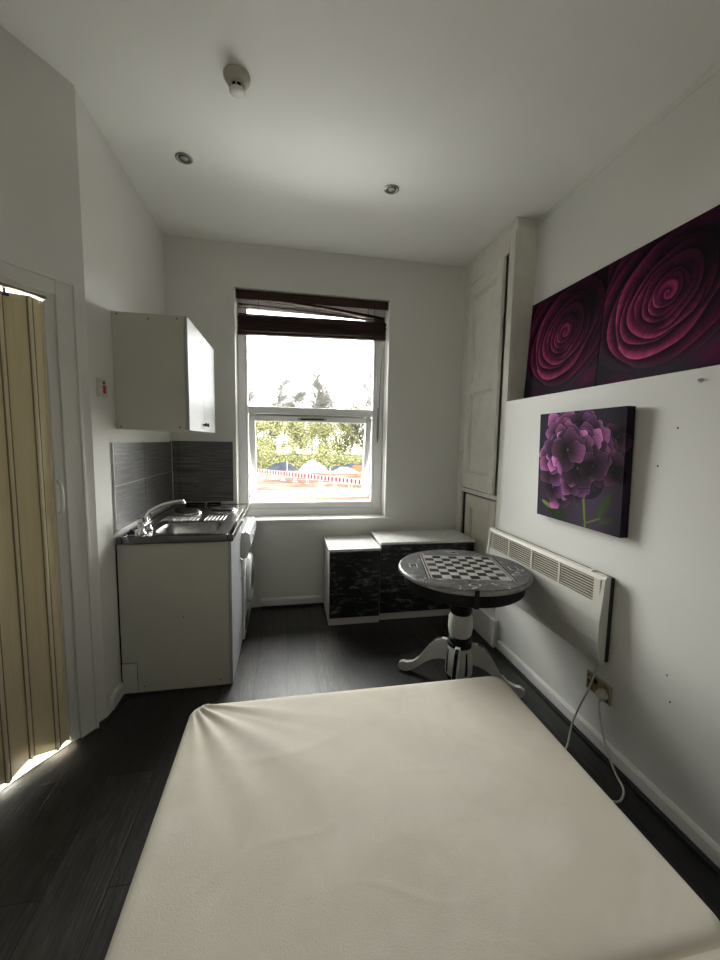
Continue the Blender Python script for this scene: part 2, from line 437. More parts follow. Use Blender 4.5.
# =================================================================== window
win = bpy.data.objects.new('window_1', None); COL.objects.link(win); win['kind'] = 'structure'
win.location = (.23, YB + .2, WZ0); WL['window_1'] = tuple(win.location)
FY0, FY1 = YB + .178, YB + .248
GX0, GX1 = -.327, .779
f = MB()
f.box(WX0 + .001, GX0 - .022, FY0 - .012, FY1, WZ0, WZ1 - .001); f.box(GX1 + .024, WX1 - .001, FY0 - .012, FY1, WZ0, WZ1 - .001)
f.box(GX0 - .022, GX0, FY0, FY1, WZ0 + .055, WZ1 - .05); f.box(GX1, GX1 + .024, FY0, FY1, WZ0 + .055, WZ1 - .05)
f.box(GX0 - .022, GX1 + .024, FY0 - .012, FY1, WZ0, WZ0 + .062); f.box(GX0, GX1, FY0, FY1, WZ0 + .062, WZ0 + .118)
f.box(GX0 - .022, GX1 + .024, FY0 - .012, FY1, 2.585, WZ1 - .001); f.box(GX0, GX1, FY0, FY1, 2.548, 2.585)
f.build('window_frame', M['upvc'], win, .004)
f = MB(); f.box(GX0, GX1, FY0 - .004, FY1, 1.668, 1.735); f.build('transom', M['upvc'], win, .008)
f = MB(); f.box(GX0 - .005, GX1 + .005, FY0 + .034, FY0 + .040, 1.73, 2.552); f.build('glass_pane', M['glass'], win)
# top-hung sash standing open at the bottom
PIV = Vector((0, FY0 + .03, 1.664)); AN = math.radians(11.5)
def SX(x, w, h):   # h measured down from the pivot, w outward
    return (x, PIV.y + math.sin(AN)*h + math.cos(AN)*w, PIV.z - math.cos(AN)*h + math.sin(AN)*w)
SXL, SXR, SH = GX0 + .006, GX1 - .006, .765
sash = MB(SX)
b = .052
sash.box(SXL, SXL + b, -.03, .03, 0, SH); sash.box(SXR - b, SXR, -.03, .03, 0, SH)
sash.box(SXL + b, SXR - b, -.03, .03, 0, b); sash.box(SXL + b, SXR - b, -.03, .03, SH - b, SH)
so = sash.build('opening_sash', M['upvc'], win, .007)
g = MB(SX); g.box(SXL + b - .004, SXR - b + .004, -.003, .003, b - .004, SH - b + .004); g.build('glass_pane', M['glass'], so)
v = MB(SX); v.box(.10, .355, -.040, -.031, .012, .038); v.build('trickle_vent', M['nicotine'], so, .003)
v = MB(SX); v.box(.125, .33, -.0425, -.0402, .019, .031); v.build('vent_slot', M['black'], so)
h = MB(SX); h.box(.275, .335, -.042, -.031, SH - .046, SH - .012); h.build('handle_plate', M['white_plastic'], so, .003)
h = MB(SX); h.tube([(.305, -.042, SH - .03), (.305, -.062, SH - .03), (.318, -.066, SH - .06), (.342, -.066, SH - .118)], [.011, .011, .010, .008], 8); h.build('window_handle', M['white_plastic'], so)
for x in (GX0 + .003, GX1 - .003):
    a = MB(); a.tube([(x, PIV.y + .02, .93), SX(x, .0, SH - .14)], .006, 6); a.build('friction_stay', M['brushed'], win)
s = MB(); s.box(WX0 - .028, .94, YB - .032, YB - .0005, WZ0 - .017, WZ0 + .002); s.box(WX0 + .001, WX1 - .001, YB - .001, FY0 + .01, WZ0 - .017, WZ0 + .002)
s.build('window_sill', M['gloss_white'], win, .004)

# =================================================================== blind
bl = thing('wooden_blind', (.24, YB + .06, WZ1 - .004), 'broken dark brown wooden blind bunched up at the top of the window', 'blind')
BX0, BX1, BY = -.388, .858, YB + .062
p = MB(); p.box(BX0 - .006, BX1 + .006, BY - .036, BY - .030, 2.572, 2.642); p.build('valance', M['blind'], bl, .002)
p = MB(); p.box(BX0, BX1, BY - .024, BY + .024, 2.600, 2.640); p.build('head_rail', M['blind'], bl)
rnd = random.Random(4)
def slat(z0, z1, sag=0, tilt=0, x0=BX0, x1=BX1, name='slat', dy=0):
    n = 16; v = []
    for i in range(n + 1):
        u = i/n; z = z0 + (z1 - z0)*u + sag*4*u*(1 - u)
        for (yy, zz) in ((-.024, -.0013), (.024, -.0013), (.024, .0013), (-.024, .0013)):
            v.append((x0 + (x1 - x0)*u, BY + dy + yy*math.cos(tilt) - zz*math.sin(tilt), z + yy*math.sin(tilt) + zz*math.cos(tilt)))
    f = [(i*4 + k, i*4 + (k+1) % 4, (i+1)*4 + (k+1) % 4, (i+1)*4 + k) for i in range(n) for k in range(4)] + [(3, 2, 1, 0), (n*4, n*4+1, n*4+2, n*4+3)]
    m = MB(); m.add(v, f); return m.build(name, M['blind'], bl)
NS = 30
for i in range(NS):
    z0 = 2.330 + i*.0040; z1 = 2.352 + i*.0040
    slat(z0, z1, 0, rnd.uniform(-.02, .02), BX0 + rnd.uniform(0, .012), BX1 - rnd.uniform(0, .012), dy=rnd.uniform(-.004, .004))
for z0, z1, sg, tl in [(2.598, 2.505, .014, -.28), (2.588, 2.490, .020, .1), (2.540, 2.486, .004, -.02), (2.516, 2.480, .006, .12), (2.462, 2.476, -.002, .0)]:
    slat(z0, z1, sg, tl, BX0 + .006, BX1 - .016)
p = MB(); v = []
for (x, dz) in ((BX0, 0), (BX1 - .006, .024)):
    v += [(x, BY - .026, 2.300 + dz), (x, BY + .026, 2.300 + dz), (x, BY + .026, 2.322 + dz), (x, BY - .026, 2.322 + dz)]
p.add(v, [(0, 1, 2, 3), (7, 6, 5, 4), (0, 4, 5, 1), (1, 5, 6, 2), (2, 6, 7, 3), (3, 7, 4, 0)]); p.build('bottom_rail', M['blind'], bl, .003)
for x in (-.22, .235, .69, .745):
    p = MB(); p.tube([(x, BY - .029, 2.60), (x + .003, BY - .029, 2.46), (x, BY - .029, 2.30)], .0018, 5); p.build('ladder_cord', M['black'], bl)
p = MB(); pth = [(.838, BY + .02, 2.30), (.836, FY0 - .03, 2.0), (.833, FY0 - .028, 1.70), (.829, FY0 - .028, 1.48), (.823, FY0 - .028, 1.44), (.819, FY0 - .028, 1.49), (.822, FY0 - .026, 1.75)]
p.tube(pth, .004, 6); p.build('pull_chain', M['brushed'], bl)

# =================================================================== kitchen corner
# grey tiles: every tile a block on a grout bed
def tiles(name, label, xf, u1, v0, v1, cuts_u, cuts_v, grout):
    t = thing(name, xf(u1/2, 0, v0), label, 'tiles')
    g = MB(xf); g.box(0, u1, .0005, .006, v0, v1); g.build('grout_bed', grout, t)
    m = MB(xf)
    us, vs = [0] + cuts_u + [u1], [v0] + cuts_v + [v1]
    for i in range(len(us) - 1):
        for j in range(len(vs) - 1):
            m.box(us[i] + .0026, us[i+1] - .0026, .0055, .0080, vs[j] + .0026, vs[j+1] - .0026)
    m.build('tile_face', M['tile'], t, .0008)
    return t
t1 = tiles('tile_splashback', 'grey tiled splashback on the left wall behind the tap', lambda u, n, z: (XL + n, 2.287 + u, z), YB - .0115 - 2.287, .934, 1.418, [.46], [1.183], M['grout'])
m = MB(); m.box(XL + .0095, XL + .014, 2.287, YB - .0115, .934, .942); m.build('sealant_edge', M['gloss_white'], t1)
m = MB(); m.box(XL + .0005, XL + .0105, 2.281, 2.2865, .934, 1.418); m.build('tile_trim', M['gloss_white'], t1)
t2 = tiles('tile_splashback', 'grey tiled splashback on the window wall behind the hot plates', lambda u, n, z: (XL + .0005 + u, YB - n, z), .478, .934, 1.424, [.06], [1.188], M['grout_dark'])
m = MB(); m.box(XL + .0095, XL + .0155, YB - .0155, YB - .0095, .934, 1.42); m.build('sealant_edge', M['gloss_white'], t2)
m = MB(); m.box(XL + .4795, XL + .4835, YB - .0105, YB - .0005, .934, 1.424); m.build('tile_trim', M['gloss_white'], t2)

# base cabinet under the sink
bc = thing('base_cabinet', (-.6, 2.5, 0), 'white kitchen base cabinet under the steel sink top, plain side facing the room', 'cabinet')
CXF = -.330
p = MB(); p.box(-.902, CXF, 2.272, 2.290, .012, .868); p.build('side_panel', M['melamine'], bc, .001)
p = MB(); p.box(-.902, CXF, 2.742, 2.760, .012, .868); p.box(-.902, CXF - .0, 2.290, 2.742, .10, .118); p.box(-.902, -.89, 2.29, 2.742, .118, .868)
p.box(CXF - .05, CXF - .04, 2.290, 2.742, .0, .10); p.build('carcass', M['melamine'], bc)
p = MB(); p.box(CXF + .002, CXF + .020, 2.274, 2.757, .012, .866); p.build('door', M['door_gloss'], bc, .0015)
dd = bc.children[-1]
p = MB(); p.tube([(CXF + .02, 2.70, .50), (CXF + .042, 2.70, .515), (CXF + .042, 2.70, .625), (CXF + .02, 2.70, .64)], .005, 8); p.build('handle', M['chrome'], dd)
p = MB(); p.box(-.9015, -.826, 2.2685, 2.2718, .020, .188); p.build('patch_panel', M['plate_grey'], bc, label='small patched square at the lower corner')
for q_ in ((-.9015, -.824, 2.2705, 2.2719, .188, .191), (-.826, -.8235, 2.2705, 2.2719, .020, .188)):
    p = MB(); p.box(*q_); p.build('cut_line', M['dusk'], bc)
for (x, z) in ((-.80, .715), (-.43, .715), (-.575, .44), (-.79, .045), (-.38, .045)):
    p = MB(); p.lathe([(.0045, 0), (.0035, .0012)], (x, 2.2718, z), 10, axis=lambda a, b, h: (a, -h, b)); p.build('screw_cap', M['nicotine'] if z > .6 else M['dusk'], bc)
p = MB(); p.box(-.902, CXF, 2.268, 2.276, 0, .0115); p.build('plinth_strip', M['dusk'], bc)
p = MB(); p.box(-.9108, -.903, 2.276, 2.286, .0, .868); p.build('gap_shade_strip', M['black'], bc)  # black strip in place of the shade in the gap beside the wall

# stainless sink top with bowl, drainer and two hot plates
wt = thing('kitchen_sink', (-.6, 2.8, .87), 'stainless steel sink top with bowl, drainer and two hot plates', 'sink')
X0, X1, Y0, Y1, ZT = -.9005, -.296, 2.256, 3.356, .914
bcx, bcy, ba, bb_ = -.572, 2.482, .172, .150
def se(k, n, a, b, e=.42):
    th = 2*PI*k/n; c, s_ = math.cos(th), math.sin(th)
    return (bcx + a*math.copysign(abs(c)**e, c), bcy + b*math.copysign(abs(s_)**e, s_))
N = 48
w = MB()
inner = [se(k, N, ba, bb_) for k in range(N)]
outer = []
RX0, RX1, RY0, RY1 = X0 + .03, X1 - .03, Y0 + .03, 2.660
for x, y in inner:
    dx, dy = x - bcx, y - bcy
    tx = ((RX1 if dx > 0 else RX0) - bcx)/dx if abs(dx) > 1e-9 else 1e9
    ty = ((RY1 if dy > 0 else RY0) - bcy)/dy if abs(dy) > 1e-9 else 1e9
    q = min(tx, ty); outer.append((bcx + dx*q, bcy + dy*q))
corners = [(RX1, RY1), (RX0, RY1), (RX0, RY0), (RX1, RY0)]
for c in corners:
    k = min(range(N), key=lambda i: (outer[i][0]-c[0])**2 + (outer[i][1]-c[1])**2); outer[k] = c
zi = ZT - .004
v = [(x, y, zi) for x, y in outer] + [(x, y, zi) for x, y in inner]
w.add(v, [(k, (k+1) % N, N + (k+1) % N, N + k) for k in range(N)])
w.box(RX0, RX1, RY1, Y1 - .03, zi - .004, zi)                 # the rest of the recessed deck
w.build('worktop', M['steel'], wt, .002)
w = MB()
w.box(X0, RX0, Y0, Y1, ZT - .042, ZT); w.box(RX1, X1, Y0, Y1, ZT - .042, ZT); w.box(RX0, RX1, Y0, RY0, ZT - .042, ZT); w.box(RX0, RX1, Y1 - .03, Y1, ZT - .042, ZT)
w.build('rolled_edge', M['steel_polished'], wt, .005, 3)
w = MB()
loops = []
for (s_, z) in ((1, 0), (.97, -.012), (.93, -.06), (.88, -.115), (.78, -.14), (.4, -.148), (.12, -.15)):
    loops.append([(bcx + (x - bcx)*s_, bcy + (y - bcy)*s_, zi + z) for x, y in inner])
v = sum(loops, []); nL = len(loops)
w.add(v, [(i*N + k, i*N + (k+1) % N, (i+1)*N + (k+1) % N, (i+1)*N + k) for i in range(nL-1) for k in range(N)] + [list(range((nL-1)*N, nL*N))], 0, True)
w.build('bowl', M['steel_bowl'], wt)
w = MB()
for k in range(17):
    x = -.80 + k*.0242
    if k in (10,): continue
    w.tube([(x, 2.69, zi - .002), (x, 2.70, zi - .0002), (x, 2.845, zi - .0002), (x, 2.855, zi - .002)], .0036, 6)
w.build('drainer', M['steel'], wt)
for (x, y, r) in ((-.700, 2.985, .082), (-.470, 3.050, .090)):
    w = MB(); w.lathe([(r + .012, 0), (r + .012, .006), (r + .002, .010), (r + .002, .004), (r + .004, 0)], (x, y, zi + .0005), 40); w.build('plate_rim', M['chrome'], wt)
    w = MB(); w.lathe([(r, 0), (r, .016), (r - .006, .020), (r*.32, .020), (r*.28, .0175), (.001, .0175)], (x, y, zi + .001), 40); w.build('hot_plate', M['iron'], wt)
for (x0, x1) in ((-.80, -.655), (-.635, -.53)):
    w = MB(); w.box(x0, x1, Y1 - .028, Y1 - .012, ZT + .0005, ZT + .014); w.build('rear_bar', M['black'], wt, .003)
w = MB(); w.lathe([(.022, 0), (.022, .004), (.012, .005), (.001, .005)], (bcx, bcy, zi - .150), 20); w.build('drain', M['chrome'], wt)

tp = thing('mixer_tap', (-.79, 2.385, ZT), 'chrome mixer tap with swivel spout and clear knobs, at the back of the sink', 'tap')
p = MB()
p.tube([(-.795, 2.325, ZT + .040), (-.795, 2.445, ZT + .040)], .019, 14)
p.lathe([(.024, 0), (.022, .006), (.015, .012), (.015, .04)], (-.795, 2.33, ZT + .001), 20); p.lathe([(.024, 0), (.022, .006), (.015, .012), (.015, .04)], (-.795, 2.44, ZT + .001), 20)
p.lathe([(.017, 0), (.019, .02), (.015, .035)], (-.795, 2.385, ZT + .045), 18); p.build('tap_body', M['chrome'], tp)
p = MB()
a, b, c = Vector((-.795, 2.385, ZT + .07)), Vector((-.775, 2.395, ZT + .155)), Vector((-.615, 2.43, ZT + .168))
pts = []
for i in range(15):
    u = i/14; pts.append((1-u)**2*a + 2*u*(1-u)*b + u*u*c)
pts += [Vector((-.600, 2.433, ZT + .166)), Vector((-.595, 2.434, ZT + .150))]
p.tube(pts, [.0115 - .003*i/16 for i in range(15)] + [.010, .0105], 14); p.build('spout', M['chrome'], tp)
for y, dy in ((2.33, -.012), (2.44, .012)):
    p = MB(); p.lathe([(.012, 0), (.020, .008), (.021, .026), (.014, .034), (.001, .035)], (-.795, y + dy*.3, ZT + .058), 8, smooth=False); p.build('knob', M['chrome'], tp)
pl = MB(); pl.lathe([(.020, 0), (.021, .010), (.016, .014), (.006, .015), (.006, .024), (.001, .026)], (-.845, 2.318, ZT + .0008), 18)
tag(pl.build('sink_plug', M['dark_rubber']), 'black rubber sink plug lying left of the tap', 'plug')

# washing machine
wm = thing('washing_machine', (-.58, 3.06, 0), 'white front loading washing machine under the worktop beside the base cabinet', 'washing machine')
WFX = -.292
p = MB(); p.box(-.885, WFX, 2.772, 3.352, .018, .802); p.build('body', M['enamel'], wm, .012, 3)
p = MB(); p.prism([(WFX + .0005, .615), (WFX + .020, .620), (WFX + .046, .700), (WFX + .040, .785), (WFX + .022, .802), (WFX + .0005, .802)], lambda a, b, t: (a, t, b), 2.772, 3.352); p.build('control_panel', M['enamel'], wm, .006, 3)
cp = wm.children[-1]
p = MB(); p.lathe([(.018, 0), (.017, .008), (.001, .009)], (WFX + .043, 2.99, .730), 20, axis=lambda a, b, h: (h, a, b)); p.build('dial', M['white_plastic'], cp)
for k in range(4):
    p = MB(); p.box(WFX + .0425, WFX + .048, 3.10 + k*.04, 3.12 + k*.04, .72, .735); p.build('button', M['brushed'], cp)
p = MB(); p.lathe([(.185, 0), (.182, .02), (.150, .034), (.128, .030), (.126, .01)], (WFX + .0005, 3.06, .385), 36, axis=lambda a, b, h: (h, a, b), close=False); p.build('porthole_door', M['enamel'], wm)
p2 = MB(); p2.lathe([(.127, .012), (.105, .030), (.06, .040), (.001, .042)], (WFX + .0005, 3.06, .385), 32, axis=lambda a, b, h: (h, a, b)); p2.build('door_glass', M['dark_glass'], wm.children[-1])
p = MB(); p.box(WFX + .0003, WFX + .006, 2.80, 2.98, .075, .155); p.build('filter_flap', M['dark_rubber'], wm, .002)
for x in (-.84, -.33):
    for y in (2.81, 3.31):
        p = MB(); p.lathe([(.022, 0), (.022, .008), (.01, .01), (.01, .02)], (x, y, 0), 12); p.build('foot', M['dark_rubber'], wm)

# hanging cabinet
hc_ = thing('hanging_cabinet', (-.73, 2.76, 1.492), 'white two-door wall cabinet hung on the left wall above the sink', 'cabinet')
HX, HY0, HY1, HZ0, HZ1 = -.552, 2.355, 3.165, 1.492, 2.112
p = MB(); p.box(XL + .001, HX, HY0, HY0 + .018, HZ0, HZ1); p.box(XL + .001, HX, HY1 - .018, HY1, HZ0, HZ1); p.box(XL + .001, HX, HY0 + .018, HY1 - .018, HZ0, HZ0 + .018)
p.box(XL + .001, HX, HY0 + .018, HY1 - .018, HZ1 - .018, HZ1); p.box(XL + .001, XL + .006, HY0 + .018, HY1 - .018, HZ0 + .018, HZ1 - .018); p.build('carcass', M['melamine'], hc_, .001)
for (a, b, ky) in ((HY0 + .001, 2.758, 2.725), (2.762, HY1 - .001, 2.795)):
    p = MB(); p.box(HX + .002, HX + .019, a, b, HZ0, HZ1); d_ = p.build('door', M['door_gloss'], hc_, .0015)
    p = MB(); p.lathe([(.006, 0), (.006, .010), (.013, .016), (.013, .022), (.001, .026)], (HX + .0192, ky, HZ0 + .045), 14, axis=lambda a_, b_, h: (h, a_, b_)); p.build('knob', M['dusk'], d_)
for (x, z) in ((-.885, 2.10), (-.585, 2.095), (-.73, 2.085), (-.885, 1.505), (-.585, 1.508)):
    p = MB(); p.lathe([(.0045, 0), (.0035, .0012)], (x, HY0 - .0002, z), 10, axis=lambda a, b, h: (a, -h, b)); p.build('screw_cap', M['dusk'], hc_)

# cooker switch
sw = thing('cooker_switch', (XL, 2.2, 1.645), 'white cooker switch with a red rocker on the left wall by the door', 'switch')
p = MB(); p.box(XL + .0005, XL + .0125, 2.148, 2.240, 1.645, 1.735); p.build('face_plate', M['plate_grey'], sw, .002)
p = MB(); p.box(XL + .0127, XL + .019, 2.192, 2.216, 1.664, 1.704); p.build('rocker', M['red'], sw, .002)
p = MB(); p.box(XL + .0127, XL + .0150, 2.194, 2.212, 1.710, 1.724); p.build('indicator', M['dusk'], sw)

# =================================================================== low cupboards under the window
def low_unit(x0, x1, y0, top, label, back):
    t = thing('low_cupboard', ((x0 + x1)/2, (y0 + back)/2, 0), label, 'cupboard', 'low cupboards under the window')
    p = MB(); p.box(x0, x0 + .018, y0, back, .005, top - .02); p.box(x1 - .018, x1, y0, back, .005, top - .02); p.box(x0 + .018, x1 - .018, back - .012, back, .005, top - .02)
    p.box(x0 + .018, x1 - .018, y0 + .004, back - .012, .064, .082); p.build('carcass', M['melamine'], t)
    p = MB(); p.box(x0 + .002, x1 - .002, y0 - .001, y0 + .014, .004, .062); p.build('plinth', M['melamine'], t)
    p = MB(); p.box(x0 + .003, x1 - .003, y0 - .018, y0 - .0005, .066, top - .024); p.build('front_panel', M['marble_black'], t, .0015, label='front covered in black marble-effect vinyl')
    p = MB(); p.box(x0 - .006, x1 + .004, y0 - .022, back, top - .020, top); p.build('top_board', M['marble_white'], t, .003)
    return t
low_unit(.324, .728, 2.930, .618, 'narrow low cupboard with black marble-effect front, nearer the sink, lower of the two', YB - .03)
low_unit(.740, 1.535, 2.965, .651, 'wide low cupboard with black marble-effect front in the corner behind the round table', YB - .03)

# =================================================================== built-in cupboard
cu = thing('built_in_cupboard', (1.62, 2.97, 0), 'old white painted full-height built-in cupboard beside the window', 'cupboard')
G = .001
p = MB()
p.box(XC + .022, XR - G, YC, YC + .02, 0, ZC - G); p.box(XC + .022, XR - G, YB - .02, YB - G, 0, ZC - G); p.box(XR - .006, XR - G, YC + .02, YB - .02, 0, ZC - G)
p.box(XC + .022, XR - .006, YC + .02, YB - .02, 1.02, 1.04); p.build('carcass', M['old_white'], cu)
p = MB()
p.box(XC, XC + .022, YC, 2.672, .0, ZC - G); p.box(XC, XC + .022, 3.268, YB - G, 0, ZC - G)
p.box(XC, XC + .022, 2.672, 3.268, 2.790, ZC - G); p.box(XC, XC + .022, 2.672, 3.268, 1.018, 1.052); p.box(XC, XC + .022, 2.672, 3.268, 0, .24)
p.build('face_frame', M['old_white'], cu, .003)
p = MB(); p.box(XC + .024, XC + .026, YC + .021, YB - .021, .02, 1.018); p.build('gap_shade_sheet', M['black'], cu)  # black sheet stands in for the shade behind the lower door's gap
p = MB(); p.prism([(XC - .0005, 2.90), (XC - .003, 2.915), (XC - .003, 2.945), (XC - .007, 2.965), (XC - .008, ZC - G), (XC - .0005, ZC - G)], lambda a, b, t: (a, t, b), YC, YB - G)
p.build('cornice', M['old_white'], cu)
p = MB(); p.box(XC - .013, XC - .0005, YC + .002, YC + .022, .21, 2.90); p.build('corner_bead', M['old_white'], cu, .005)
def panel_door(y0, y1, z0, z1, panels, ang, m):
    # hinged on the window side (y1)
    ca, sa = math.cos(ang), math.sin(ang)
    def xf(x, y, z):
        dx, dy = x - XC, y - y1
        return (XC + dx*ca + dy*sa, y1 + dy*ca - dx*sa, z)
    d = MB(xf); x0, x1 = XC - .006, XC + .020
    st = .085
    d.box(x0, x1, y0, y0 + st, z0, z1); d.box(x0, x1, y1 - st, y1, z0, z1)
    zs = [z0] + [q for pz in panels for q in pz] + [z1]
    for i in range(0, len(zs), 2): d.box(x0, x1, y0 + st, y1 - st, zs[i], zs[i+1])
    o = d.build('door', m, cu, .003)
    for (a, b) in panels:
        q = MB(xf); q.box(x0 + .018, x1 - .004, y0 + st + .001, y1 - st - .001, a + .001, b - .001)
        w_ = .016
        q.box(x0 + .007, x0 + .018, y0 + st + .001, y0 + st + w_, a + .001, b - .001); q.box(x0 + .007, x0 + .018, y1 - st - w_, y1 - st - .001, a + .001, b - .001)
        q.box(x0 + .007, x0 + .018, y0 + st + w_, y1 - st - w_, a + .001, a + w_); q.box(x0 + .007, x0 + .018, y0 + st + w_, y1 - st - w_, b - w_, b - .001)
        q.build('panel', m, o, .003)
    return o, xf
d1, xf1 = panel_door(2.696, 3.254, 1.062, 2.776, [(1.20, 1.86), (1.95, 2.66)], .040, M['old_white'])
for z in (1.30, 2.45):
    q = MB(); q.tube([(XC - .009, 3.261, z), (XC - .009, 3.261, z + .08)], .005, 8); q.build('hinge', M['old_white'], d1)
q = MB(xf1); q.box(XC - .010, XC - .0062, 2.700, 2.722, 1.17, 1.25); q.build('latch_plate', M['old_white'], d1)
d2, _x = panel_door(2.684, 3.170, .245, 1.006, [(.36, .90)], -.012, M['cream_old'])

# =================================================================== round games table
TX, TY, TZ = 1.023, 2.091, .720
tb = thing('games_table', (TX, TY, 0), 'round pedestal table with an inlaid chess board and worn grey top', 'table')
p = MB(); p.lathe([(.30, .690), (.368, .690), (.379, .697), (.380, .706), (.376, .716), (.370, .7195)], (TX, TY, 0), 72); p.build('rim', M['rim'], tb)
p = MB(); p.lathe([(.366, .700), (.3715, .7198), (.366, .7205), (.001, .7205)], (TX, TY, 0), 72); top = p.build('tabletop', M['table'], tb)
p = MB(); p.lathe([(.27, .615), (.335, .615), (.343, .622), (.343, .6895)], (TX, TY, 0), 64); p.build('apron', M['black'], tb)
RA = -.224
def BD(u, v_, z):
    return (TX + u*math.cos(RA) - v_*math.sin(RA), TY + u*math.sin(RA) + v_*math.cos(RA), z)
p = MB(BD); hb = .205; cell = 2*hb/8
for i in range(8):
    for j in range(8):
        p.box(-hb + i*cell, -hb + (i+1)*cell, -hb + j*cell, -hb + (j+1)*cell, .7203, .7216, (i + j) % 2)
p.build('chess_board', [M['sq_dark'], M['sq_light']], top)
p = MB(BD)
for s_ in (-1, 1):
    k_ = 0 if s_ < 0 else 1
    x = s_*(hb + .006); p.box(x - .0030, x + .0030, -hb - .008, hb + .008, .7203, .7215, k_)
    x = s_*(hb + .014); p.box(x - .0025, x + .0025, -hb - .010, hb + .010, .7203, .7212, 2)
    x = s_*(hb + .021); p.box(x - .002, x + .002, -hb - .012, hb + .012, .7203, .7214, 1)
    x = s_*(hb + .031); p.box(x - .003, x + .003, -hb - .012, hb + .012, .7203, .7212, 2)
    y = s_*(hb + .006); p.box(-hb - .008, hb + .008, y - .0025, y + .0025, .7203, .7214, 1)
p.build('border_inlay', [M['copper'], M['inlay'], M['sq_dark']], top)
rook = [(-.028, -.020), (.028, -.020), (.026, -.011), (.013, -.008), (.013, .008), (.026, .011), (.028, .020), (-.028, .020), (-.026, .011), (-.013, .008), (-.013, -.008), (-.026, -.011)]
pawn = [(.024*math.cos(a*.5236)*(1.25 if 4 <= a <= 8 else 1), .016*math.sin(a*.5236)*(1 + .25*math.cos(a*1.0))) for a in range(12)]
for (u, v_, shp, rr) in ((-.292, .0, rook, 1.571), (.0, -.292, pawn, 0), (.292, .0, rook, 1.571), (.0, .292, rook, 0)):
    p = MB(BD); c_, s_ = math.cos(rr), math.sin(rr)
    tfm = lambda k: [(u + (a*c_ - b*s_)*k, v_ + (a*s_ + b*c_)*k) for a, b in shp]
    p.prism(tfm(1.22), lambda a, b, t: (a, b, t), .7203, .7211, 1); p.prism(tfm(.86), lambda a, b, t: (a, b, t), .7211, .7216, 0)
    p.build('piece_inlay', [M['sq_dark'], M['inlay']], top)
# black clip over the rim
ca = -1.832
def CL(r, t, z):
    return (TX + r*math.cos(ca) - t*math.sin(ca), TY + r*math.sin(ca) + t*math.cos(ca), z)
p = MB(CL); p.box(.3805, .3845, -.012, .012, .655, .7245); p.box(.352, .3845, -.012, .012, .7216, .7245); p.box(.346, .3845, -.012, .012, .630, .655); p.build('clip', M['black'], tb, .001)
p = MB(); p.lathe([(.058, .440), (.066, .455), (.066, .500), (.085, .560), (.120, .612), (.120, .6148)], (TX, TY, 0), 32); p.build('collar', M['black'], tb)
p = MB(); p.lathe([(.056, .300), (.066, .315), (.073, .36), (.070, .41), (.060, .4395)], (TX, TY, 0), 32); p.build('column', M['leg_white'], tb)
p = MB(); p.lathe([(.060, .2355), (.071, .242), (.074, .255), (.066, .265), (.060, .272), (.067, .280), (.066, .292), (.056, .2998)], (TX, TY, 0), 32); p.build('turned_ring', M['black'], tb)
p = MB(); p.lathe([(.074, .064), (.080, .075), (.081, .15), (.076, .215), (.068, .235)], (TX, TY, 0), 32); p.build('pedestal', M['leg_white'], tb); ped = tb.children[-1]
p = MB(); p.lathe([(.060, .030), (.070, .034), (.074, .050), (.073, .0635)], (TX, TY, 0), 32); p.build('base_ring', M['black'], tb)
LA = math.atan2(.53, -.84)
for k in range(4):
    a0 = LA + PI/4 + k*PI/2
    for da, hw_ in ((-.10, .008),):
        p = MB(); v = []; n = 8
        for i in range(n + 1):
            z = .085 + (.225 - .085)*i/n
            r = .0818 if z < .15 else .0818 - (z - .15)*.075
            if z > .215: r = .0775
            for s_ in (-1, 1):
                a = a0 + da + s_*hw_/r*(1.2 - .6*i/n if da < 0 else .4 + .6*i/n)
                v.append((TX + r*math.cos(a), TY + r*math.sin(a), z))
        p.add(v, [(2*i, 2*i+1, 2*i+3, 2*i+2) for i in range(n)]); p.build('stripe', M['black'], ped)
legp = [(.070, .262), (.105, .262), (.140, .248), (.175, .212), (.210, .160), (.245, .108), (.280, .074), (.320, .060), (.350, .060), (.370, .048), (.376, .028), (.366, .008), (.345, 0), (.318, .002), (.280, .022), (.240, .055), (.200, .092), (.160, .118), (.120, .132), (.070, .138)]
for k in range(4):
    a = LA + k*PI/2
    p = MB(); ca_, sa_ = math.cos(a), math.sin(a)
    p.prism(legp, lambda r, z, t: (TX + r*ca_ - t*sa_, TY + r*sa_ + t*ca_, z), -.014, .014); lg = p.build('leg', M['leg_white'], tb, .005, 3)
    p = MB(); e = [(r, z + .0012) for r, z in legp[1:4]] + [(r + .0015, z + .0012) for r, z in legp[3:6]]
    v = [(TX + r*ca_ - t*sa_, TY + r*sa_ + t*ca_, z) for r, z in e for t in (-.010, .010)]
    p.add(v, [(2*i, 2*i+1, 2*i+3, 2*i+2) for i in range(len(e) - 1)]); p.build('edge_stripe', M['black'], lg)

# =================================================================== convector heater
he = thing('convector_heater', (XW - .05, 1.95, .45), 'white convector heater mounted on the right wall with a slotted cream grille', 'heater')
HY0_, HY1_, HZ0_, HZ1_ = 1.482, 2.520, .430, .853
FX = XW - .060                       # front face at the grille
p = MB(); p.box(XW - .028, XW - .004, HY0_ + .004, HY1_ - .004, .442, .846); p.build('back_case', M['dark_rubber'], he)
for ym in (HY0_ + .12, HY1_ - .16):
    p = MB(); p.box(XW - .0045, XW - .0005, ym, ym + .04, .5, .84); p.build('wall_mount', M['dark_rubber'], he)
def HP(a, b, t): return (a, t, b)
e0, e1 = HY0_ + .022, HY1_ - .022
p = MB()
p.prism([(FX - .002, .720), (FX - .010, .64), (FX - .008, .54), (FX + .004, .456), (FX + .014, .430), (XW - .030, .430), (XW - .030, .436), (FX + .017, .436), (FX + .009, .460), (FX - .003, .54), (FX - .005, .64), (FX + .003, .720)], HP, e0, e1, 0, False)
